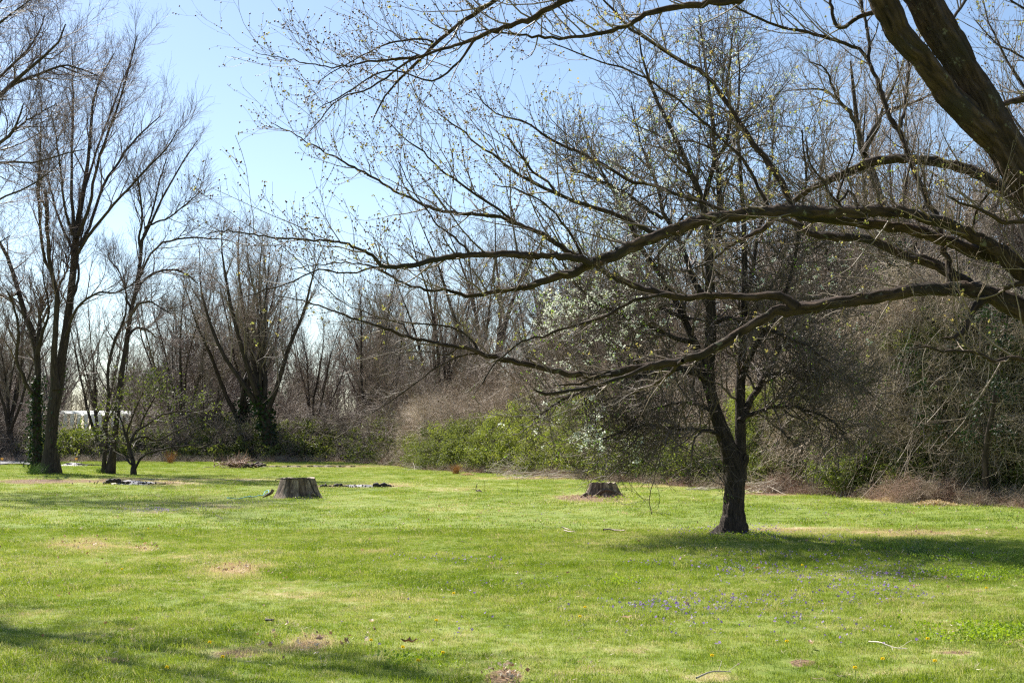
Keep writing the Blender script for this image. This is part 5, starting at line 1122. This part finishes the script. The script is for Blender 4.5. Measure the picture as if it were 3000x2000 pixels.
stick('short stick lying on the lawn below the right stump, upper of two', [(1646, 1553), (1658, 1554), (1669, 1558)], .012, 'cane_dull', seed=2)
stick('thin stick just below another short one in the middle of the lawn', [(1652, 1561), (1668, 1563), (1684, 1565)], .011, 'cane_dull', seed=3)
stick('dark stub of wood on the tan grass below left of centre', [(779, 1828), (790, 1831), (802, 1835)], .012, 'char', seed=4)
stick('pale stick at the bottom edge of the lawn under the pear', [(2040, 2002), (2080, 1994), (2110, 1989), (2142, 1984)], .007, 'cane', seed=5)
stick('pale forked twig lying in the grass near the lower right', [(2546, 1896), (2580, 1905), (2620, 1912), (2658, 1917)], .006, 'cane', seed=6)
stick('short dark twig on the grass left of the wide stump', [(632, 1516), (642, 1520), (653, 1525)], .009, 'char', seed=7)
stick('thin pale twig in the shade right of the pear trunk', [(2740, 1641), (2765, 1637), (2785, 1645)], .006, 'cane', seed=8)

def curled_leaf(label, px, py, size, tint, seed):
    rng = np.random.default_rng(seed); b = gnd(px, py); b[2] = .05; t = tag_leaf = None
    n, m = 9, 5; u = np.linspace(-1, 1, n); v = np.linspace(-1, 1, m); U, Vv = np.meshgrid(u, v, indexing='ij')
    w = (1 - np.abs(U) ** 1.6) * (.6 + .25 * np.cos(U * 9)); X = U * size; Y = Vv * w * size * .7; Z = size * (.5 * Vv ** 2 * w + .3 * U ** 2) + size * .1 * np.sin(U * 7 + seed)
    a_ = rng.uniform(0, 6); P = np.stack([X * math.cos(a_) - Y * math.sin(a_), X * math.sin(a_) + Y * math.cos(a_), Z], -1) + b
    i = np.arange(n * m).reshape(n, m); a = Acc(); a.add(P, np.stack([i[:-1, :-1], i[1:, :-1], i[1:, 1:], i[:-1, 1:]], -1).reshape(-1, 4), ti=tint)
    o = a.build('dead_leaf', M['deadleaf_one'], loc=b); tag(o, label, 'leaf', 'large dead leaves on the grass')
M['deadleaf_one'] = leaf_mat('curled_dead_leaf', [(0, (.07, .035, .02)), (.5, (.32, .19, .10)), (1, (.62, .48, .34))], trans=.25, nw=.1)
for l in [('dark curled leaf on the near grass below the middle of the lawn', 1198, 1899, .07, .05, 1), ('light brown curled leaf near the lower right, left of the pale forked twig', 2376, 1902, .05, .8, 2),
          ('brown leaf among violets below the pear trunk', 2219, 1676, .06, .5, 3), ('tan leaf on the shaded grass at the right', 2676, 1731, .05, .6, 4), ('pale leaf standing in the grass at the lower middle', 1089, 1836, .05, .95, 5),
          ('tan leaf lying beneath the violets right of centre', 1836, 1825, .055, .85, 6), ('whitish leaf at the lower left on plain green grass', 384, 1861, .035, 1.0, 7), ('small brown leaf on the green grass at the left', 311, 1661, .035, .3, 8)]:
    curled_leaf(*l)

# ------------------------------------------------------------------ flowers, weeds, leaf litter
def near_pts(rng, n, boxes):
    out = []
    for (cx, cy, rx, ry, w) in boxes:
        k = int(n * w); px = rng.normal(cx, rx * .6, k); py = rng.normal(cy, ry * .6, k)
        ok = (py > 1330) & (py < 2040); out += [gnd(a, b) for a, b in zip(px[ok], py[ok])]
    return np.array(out)
def flower(seed, k=5, s=.011, mat='violet'):
    rng = np.random.default_rng(seed); a = Acc()
    for j in range(k):
        an = j * 2 * math.pi / k; c = np.array([math.cos(an), math.sin(an), .15]) * s; d = unit(c); e = np.array([-d[1], d[0], 0])
        a.add([c * .1, c + e * s * .7, c * 1.9, c - e * s * .7], [[0, 1, 2, 3]], ti=rng.random())
    P = np.array([[[0, 0, 0], [.004, 0, -.03], [0, 0, -.07]]]); tubes(a, P, np.full((1, 3), .0012), 3)
    return a.mesh('flower', M[mat], smooth=False)
def small_stuff():
    rng = np.random.default_rng(601)
    p = near_pts(rng, 620, [(2450, 1660, 420, 60, .9), (2150, 1690, 300, 50, .5), (2650, 1730, 300, 60, .6), (2250, 1775, 350, 45, .5), (1850, 1720, 420, 70, .5), (1350, 1645, 160, 14, .18), (1850, 1660, 160, 14, .2), (1900, 1790, 200, 20, .3), (2300, 1850, 500, 60, .25), (2150, 1562, 150, 14, .9), (2300, 1585, 150, 12, .4), (430, 1500, 90, 9, .6), (640, 1492, 90, 10, .5), (1700, 1500, 400, 14, .35), (2700, 1470, 250, 8, .1), (1450, 1850, 300, 60, .08), (2500, 1500, 350, 18, .35), (700, 1470, 200, 12, .2)])
    p = p[rng.random(len(p)) < np.clip((fbm(p[:, 0] * 1.1 + 60, p[:, 1] * .9 + 3, 3) - .40) * 5, .04, 1)]
    p[:, 2] = .05 + rng.uniform(0, .04, len(p))
    tag(scatter('violets', p, [flower(k) for k in range(3)], scl=rng.uniform(.35, .75, len(p)), rot=np.stack([rng.normal(-.5, .5, len(p)), rng.normal(0, .4, len(p)), rng.uniform(0, 6.2, len(p))], -1), seed=602), 'small purple violets scattered through the grass', 'flowers')
    # dandelions one by one
    dm = None; a = Acc(); r2 = np.random.default_rng(5); c = unit(r2.normal(size=(40, 3)) * [1, 1, .5] + [0, 0, .6]) * .010; quads(a, r2, c, .010, 1, tint=(.3, .9)); dm = a.mesh('bloom', M['dandelion_one'])
    a = Acc(); tubes(a, np.array([[[0, 0, 0], [.003, 0, -.04], [0, .003, -.08]]]), np.full((1, 3), .002), 4); sm_ = a.mesh('stalk', M['clover_one'])
    src = [((z[0]) / 2.352 + 1000, z[1] / 2.352 + 1500) for z in [(205, 940), (425, 990), (700, 1030), (655, 797), (1680, 703), (1645, 770), (775, 603), (530, 1085)]] + [(z[0] / 2.352 + 2000, z[1] / 2.352 + 1500) for z in [(720, 948), (1690, 930), (1740, 1090), (1190, 1138), (1380, 1075), (205, 1050), (2095, 565), (825, 400)]] + [(z[0] / 2.352, z[1] / 2.352 + 1500) for z in [(1020, 138), (840, 430), (1445, 955), (1150, 1135), (1535, 1060)]]
    for x, y in src:
        b = gnd(x, y); b[2] = .065; t = thing('dandelion', 'yellow dandelion flower in the short grass of the near lawn', 'flower', b, 'dandelions dotted over the near lawn')
        for nm, me in (('bloom', dm), ('stalk', sm_)): o = bpy.data.objects.new(nm, me); col.objects.link(o); o.parent = t
    # dead leaves
    q = Acc(); quads(q, r2, np.zeros((1, 3)), .03, 1, shape=1.4, tint=(.5, .5)); LM = []
    for k in range(4): q = Acc(); quads(q, r2, np.zeros((1, 3)), .024, 2, .006, shape=1.5, tint=(.4, .8)); LM.append(q.mesh('leaf', M['deadleaf'], smooth=False))
    n = 2600; dd = np.sqrt(rng.uniform(7.5 ** 2, 45 ** 2, n)); u = rng.uniform(-.48, .48, n); x, y = dd * u, dd; cl = fbm(x * .8 + 3, y * .8 + 70, 3); k = rng.random(n) < np.clip((cl - .42) * 3, .05, 1); P = np.stack([x, y, .045 + .02 * rng.random(n)], -1)[k]
    b = near_pts(rng, 300, [(1740, 1459, 110, 9, .55), (560, 1415, 220, 6, .3), (110, 1410, 110, 7, .5), (240, 1600, 100, 20, .16), (415, 1610, 45, 10, .12), (700, 1672, 80, 18, .2), (2150, 1568, 70, 9, .15), (1480, 1985, 55, 26, .16), (900, 1890, 120, 24, .12), (2700, 1560, 250, 12, .2), (560, 1460, 300, 12, .3)]); b[:, 2] = .035 + .03 * rng.random(len(b)); P = np.concatenate([P, b])
    tag(scatter('leaf_litter', P, LM, scl=rng.uniform(.5, 1.3, len(P)), rot=np.stack([rng.normal(0, .5, len(P)), rng.normal(0, .5, len(P)), rng.uniform(0, 6.2, len(P))], -1), seed=603), 'small brown dead leaves scattered over the grass', 'leaves')
    q = Acc(); TH = []
    for k in range(4):
        q = Acc(); c = r2.normal(0, .05, (7, 3)) * [1, 1, .1]; quads(q, r2, c, .0045, 1, shape=9, tint=(.6, 1)); TH.append(q.mesh('straw_bit', M['deadleaf'], smooth=False))
    n = 9000; dd = np.sqrt(rng.uniform(7 ** 2, 34 ** 2, n)); u = rng.uniform(-.48, .48, n); P = np.stack([dd * u, dd, .035 + .03 * rng.random(n)], -1); dr_, _ = lawn_state(P[:, 0], P[:, 1]); P = P[rng.random(n) < np.clip((dr_ - .2) * 1.6, .05, 1)]
    tag(scatter('thatch', P, TH, scl=rng.uniform(.5, 1.2, len(P)), rot=np.stack([rng.normal(0, .3, len(P)), rng.normal(0, .3, len(P)), rng.uniform(0, 6.2, len(P))], -1), tint=rng.uniform(.5, 1, len(P)), seed=605), 'dry straw bits lying in the short grass', 'grass')
    # broad-leaved weeds and clover
    CM = []
    for k in range(4):
        q = Acc(); c = r2.normal(0, .07, (16, 3)); c[:, 2] = .03 + .04 * r2.random(16); quads(q, r2, c, .018, 1, shape=1.2, tint=(.2, .8), updir=.8); CM.append(q.mesh('weed', M['clover'], smooth=False))
    b = near_pts(rng, 330, [(2900, 1865, 160, 22, .30), (2880, 1690, 160, 14, .35), (2850, 1640, 200, 12, .2), (2600, 1610, 120, 8, .12), (1830, 1710, 60, 8, .06), (1800, 1466, 60, 8, .14), (1860, 1460, 60, 9, .16), (880, 1458, 60, 4, .06), (1250, 1950, 150, 20, .05), (2200, 1575, 100, 8, .2), (2100, 1560, 100, 8, .1), (250, 1388, 130, 3, .1), (900, 1470, 60, 8, .04)]); b[:, 2] = 0
    tag(scatter('clover', b, CM, seed=604), 'patches of bright broad-leaved clover and weeds in the grass', 'weeds')
M['dandelion_one'] = leaf_mat('dandelion_bloom', [(0, (.85, .60, .03)), (1, (.9, .74, .05))], trans=.3, nw=.1)
M['clover_one'] = leaf_mat('green_stalk', [(0, (.1, .18, .04)), (1, (.2, .3, .06))], trans=.2, nw=.1)
small_stuff()

def tuft(name, label, px, py, w, h, mat, n, seed, lean=.25):
    rng = np.random.default_rng(seed); b = gnd(px, py); b[2] = 0; P = np.zeros((n, 5, 3)); P[:, 0, :2] = rng.normal(0, w * .25, (n, 2)); d = unit(rng.normal(0, lean, (n, 3)) * [1, 1, 0] + [0, 0, 1])
    for j in range(1, 5): d = unit(d + rng.normal(0, .08, (n, 3)) + unit(d * [1, 1, 0]) * .10); P[:, j] = P[:, j - 1] + d * h * rng.uniform(.5, 1.2, (n, 1)) / 4
    P[..., 2] = np.maximum(P[..., 2], .01)
    a = Acc(); tubes(a, P + b, (np.linspace(1, .3, 5) * .006)[None].repeat(n, 0), 3, ti=rng.random()); tag(a.build(name, M[mat], loc=b), label, 'grass tuft')
tuft('dry_grass_tuft', 'orange dry grass tuft standing before the far wood', 499, 1357, .5, 1.0, 'orange', 90, 1)
tuft('dry_grass_tuft', 'straw-coloured grass tuft at the left part of the thicket edge', 1337, 1388, .35, .55, 'orange', 120, 2)
tuft('green_grass_tuft', 'long green grass tuft at the foot of the leaning tree', 298, 1388, .5, .35, 'clover_one', 120, 3)
tuft('weed_clump', 'leggy pale green weed clump in the shade right of the pear', 2700, 1628, .35, .28, 'clover_one', 46, 4, .4)
tuft('weed_clump', 'green weeds growing at the foot of the ivy-wrapped trunk', 104, 1390, .8, .7, 'clover_one', 160, 5, .5)
for (px, py, w, h, mat, lb, sd) in ((2618, 1468, .75, .14, 'straw', 'low mound of pale straw at the thicket edge', 1), (2745, 1483, 1.1, .16, 'straw', 'wider mound of dry straw below the reddish brambles', 2), (2915, 1474, .6, .28, 'orange', 'orange brown heap of dead leaves under the evergreen growth', 3), (1370, 1392, .6, .1, 'straw', 'small flat mound of straw left of the cane bundle', 4)):
    rng = np.random.default_rng(640 + sd); b = gnd(px, py); b[2] = 0; t = thing('straw_mound', lb, 'straw', b, 'mounds of dead grass at the thicket edge')
    a = Acc(); heap(a, b[0], b[1] + .1, 0, w / 2, .3, h, sd, 26, .4); a.build('core', M[mat], t)
    n = 900; x = rng.normal(0, w * .24, n); y = rng.normal(.1, .15, n); c = b + np.stack([x, y, h * .75 * np.exp(-(x / (w * .4)) ** 2) * rng.random(n) + .02], -1); a = Acc(); quads(a, rng, c, .02, 1, shape=5, tint=(0, 1)); a.build('stalks', M[mat], t, kind='stuff')

# survey flags behind the forked tree
for x, lb in ((218, 'small orange marker flag on the pale ash strip'), (1, 'small orange marker at the far left edge by the gravel')):
    b = gnd(x, 1365); t = thing('marker_flag', lb, 'flag', b, 'orange marker flags')
    a = Acc(); tubes(a, (np.array([[0, 0, 0], [0, 0, .25], [0, 0, .5]]) + b)[None], np.full((1, 3), .008), 5); a.build('wire', M['char'], t)
    a = Acc(); a.add(np.array([[.01, 0, .5], [.16, .03, .48], [.15, .0, .36], [.01, -.02, .37]]) + b, [[0, 1, 2, 3]]); a.build('flag', M['orange'], t)

# ------------------------------------------------------------------ things beyond the wood
def gravel():
    a = Acc(); g_ = gnds([-500, -500, 96, 96], [1362, 1338, 1338, 1362]); X, Y = np.meshgrid(np.linspace(0, 1, 40), np.linspace(0, 1, 10)); P = g_[0] * ((1 - X) * (1 - Y))[..., None] + g_[1] * ((1 - X) * Y)[..., None] + g_[2] * (X * Y)[..., None] + g_[3] * (X * (1 - Y))[..., None]
    P[..., 2] = .02 + .45 * (fbm(P[..., 0] * .7, P[..., 1] * .4, 4) - .25) * np.sin(np.pi * np.clip(X * 1, 0.02, .98)) ** .3; i = np.arange(400).reshape(10, 40)
    a.add(P, np.stack([i[:-1, :-1], i[:-1, 1:], i[1:, 1:], i[1:, :-1]], -1).reshape(-1, 4)); o = a.build('gravel_ground', M['gravel'], kind='structure')
gravel()
M['film'] = leaf_mat('translucent_film', [(0, (.8, .82, .85)), (1, (.86, .88, .9))], trans=.4, nw=.05)
def greenhouse():
    b = np.array([-39.5, 113.0, 0]); t = thing('greenhouse', 'long white sheeted greenhouse showing in strips behind the trees on the left', 'greenhouse', b)
    w = 9.5; n = 15; h = 4.5
    a = Acc(); box(a, b + [-3, .3, 0], b + [w - 3, .42, 1.4]); a.build('wall', M['gap'], t, smooth=False)
    a = Acc(); th = np.linspace(0, math.pi, 12); ring = np.stack([np.zeros(12), 4 - 4.3 * np.cos(th), h - .6 + .35 * np.sin(th)], -1); v = np.concatenate([ring + b + [-3.2, 0, 0], ring + b + [w - 2.8, 0, 0]]); i = np.arange(11); a.add(v, np.stack([i, i + 1, i + 13, i + 12], -1)); a.build('roof', M['film'], t)
    me = None
    for k in range(n):
        if me is None: a = Acc(); box(a, [0, 0, 0], [.34, .02, h - .62]); me = a.mesh('panel', M['film'], smooth=False)
        o = bpy.data.objects.new('panel', me); col.objects.link(o); o.parent = t; o.location = (-3 + k * w / n, .15, 0)
greenhouse()
def barn():
    b = np.array([-24.5, 134.0, 0]); t = thing('barn', 'low grey-roofed barn glimpsed through the trees behind the ivy-footed pair', 'barn', b)
    a = Acc(); box(a, b + [-2.5, 0, 0], b + [3.5, 7, 3.4]); a.build('wall', M['gap'], t, smooth=False)
    a = Acc(); a.add(np.array([[-2.9, -.5, 3.2], [3.9, -.5, 3.2], [3.9, 3.5, 5.6], [-2.9, 3.5, 5.6], [3.9, 7.5, 3.2], [-2.9, 7.5, 3.2]]) + b, [[0, 1, 2, 3], [3, 2, 4, 5]]); a.build('roof', M['roof'], t, smooth=False)
    a = Acc(); box(a, b + [-.6, -.06, 0], b + [1.4, .05, 2.6]); a.build('door', M['roof'], t, smooth=False)
barn()
def car():
    b = gnd(583, 1330); b[1] = 118; b[0] = (583 - 1500) / F * 118; b[2] = 0; t = thing('parked_car', 'silver car parked beyond the far wood, half hidden by undergrowth', 'car', b)
    prof = [(-2.1, .35), (-2.15, .75), (-1.95, .95), (-1.1, 1.02), (-.55, 1.42), (.7, 1.46), (1.35, 1.08), (1.95, 1.0), (2.12, .75), (2.1, .35)]
    a = Acc(); v = []
    for yy, s in ((-.82, .96), (-.7, 1.0), (.7, 1.0), (.82, .96)): v += [[x * s, yy, z * (s if z > 1 else 1)] for x, z in prof]
    v = np.array(v) + b; m = len(prof); q = []
    for k in range(3):
        for j in range(m): q.append([k * m + j, k * m + (j + 1) % m, (k + 1) * m + (j + 1) % m, (k + 1) * m + j])
    tf = [[3 * m, 3 * m + j + 1, 3 * m + j + 2] for j in range(m - 2)] + [[0, j + 2, j + 1] for j in range(m - 2)]
    a.add(v, q, tf); a.build('body', M['paint'], t)
    for y0, y1 in ((-.845, -.80), (.80, .845)):
        for x0, x1 in ((-.85, .02), (.1, 1.0)):
            a = Acc(); box(a, b + [x0, y0, 1.0], b + [x1, y1, 1.32]); a.build('window', M['glass'], t, smooth=False)
    for x in (-1.35, 1.35):
        for yy in (-.8, .8):
            th = np.linspace(0, 2 * np.pi, 20, endpoint=False); a = Acc(); P = np.array([[[x, yy - .1, .33], [x, yy + .1, .33]]]) + b
            tubes(a, P, np.array([[.33, .33]]), 20); ring = a.v[0].reshape(2, 20, 3)
            for r_ in ring: a.add(np.concatenate([r_, r_.mean(0)[None]]), t=[[j, (j + 1) % 20, 20] for j in range(20)])
            a.build('wheel', M['rubber'], t)
    for yy in (-.55, .55): a = Acc(); box(a, b + [-2.2, yy - .14, .68], b + [-2.1, yy + .14, .82]); a.build('headlight', M['white'], t, smooth=False)
car()
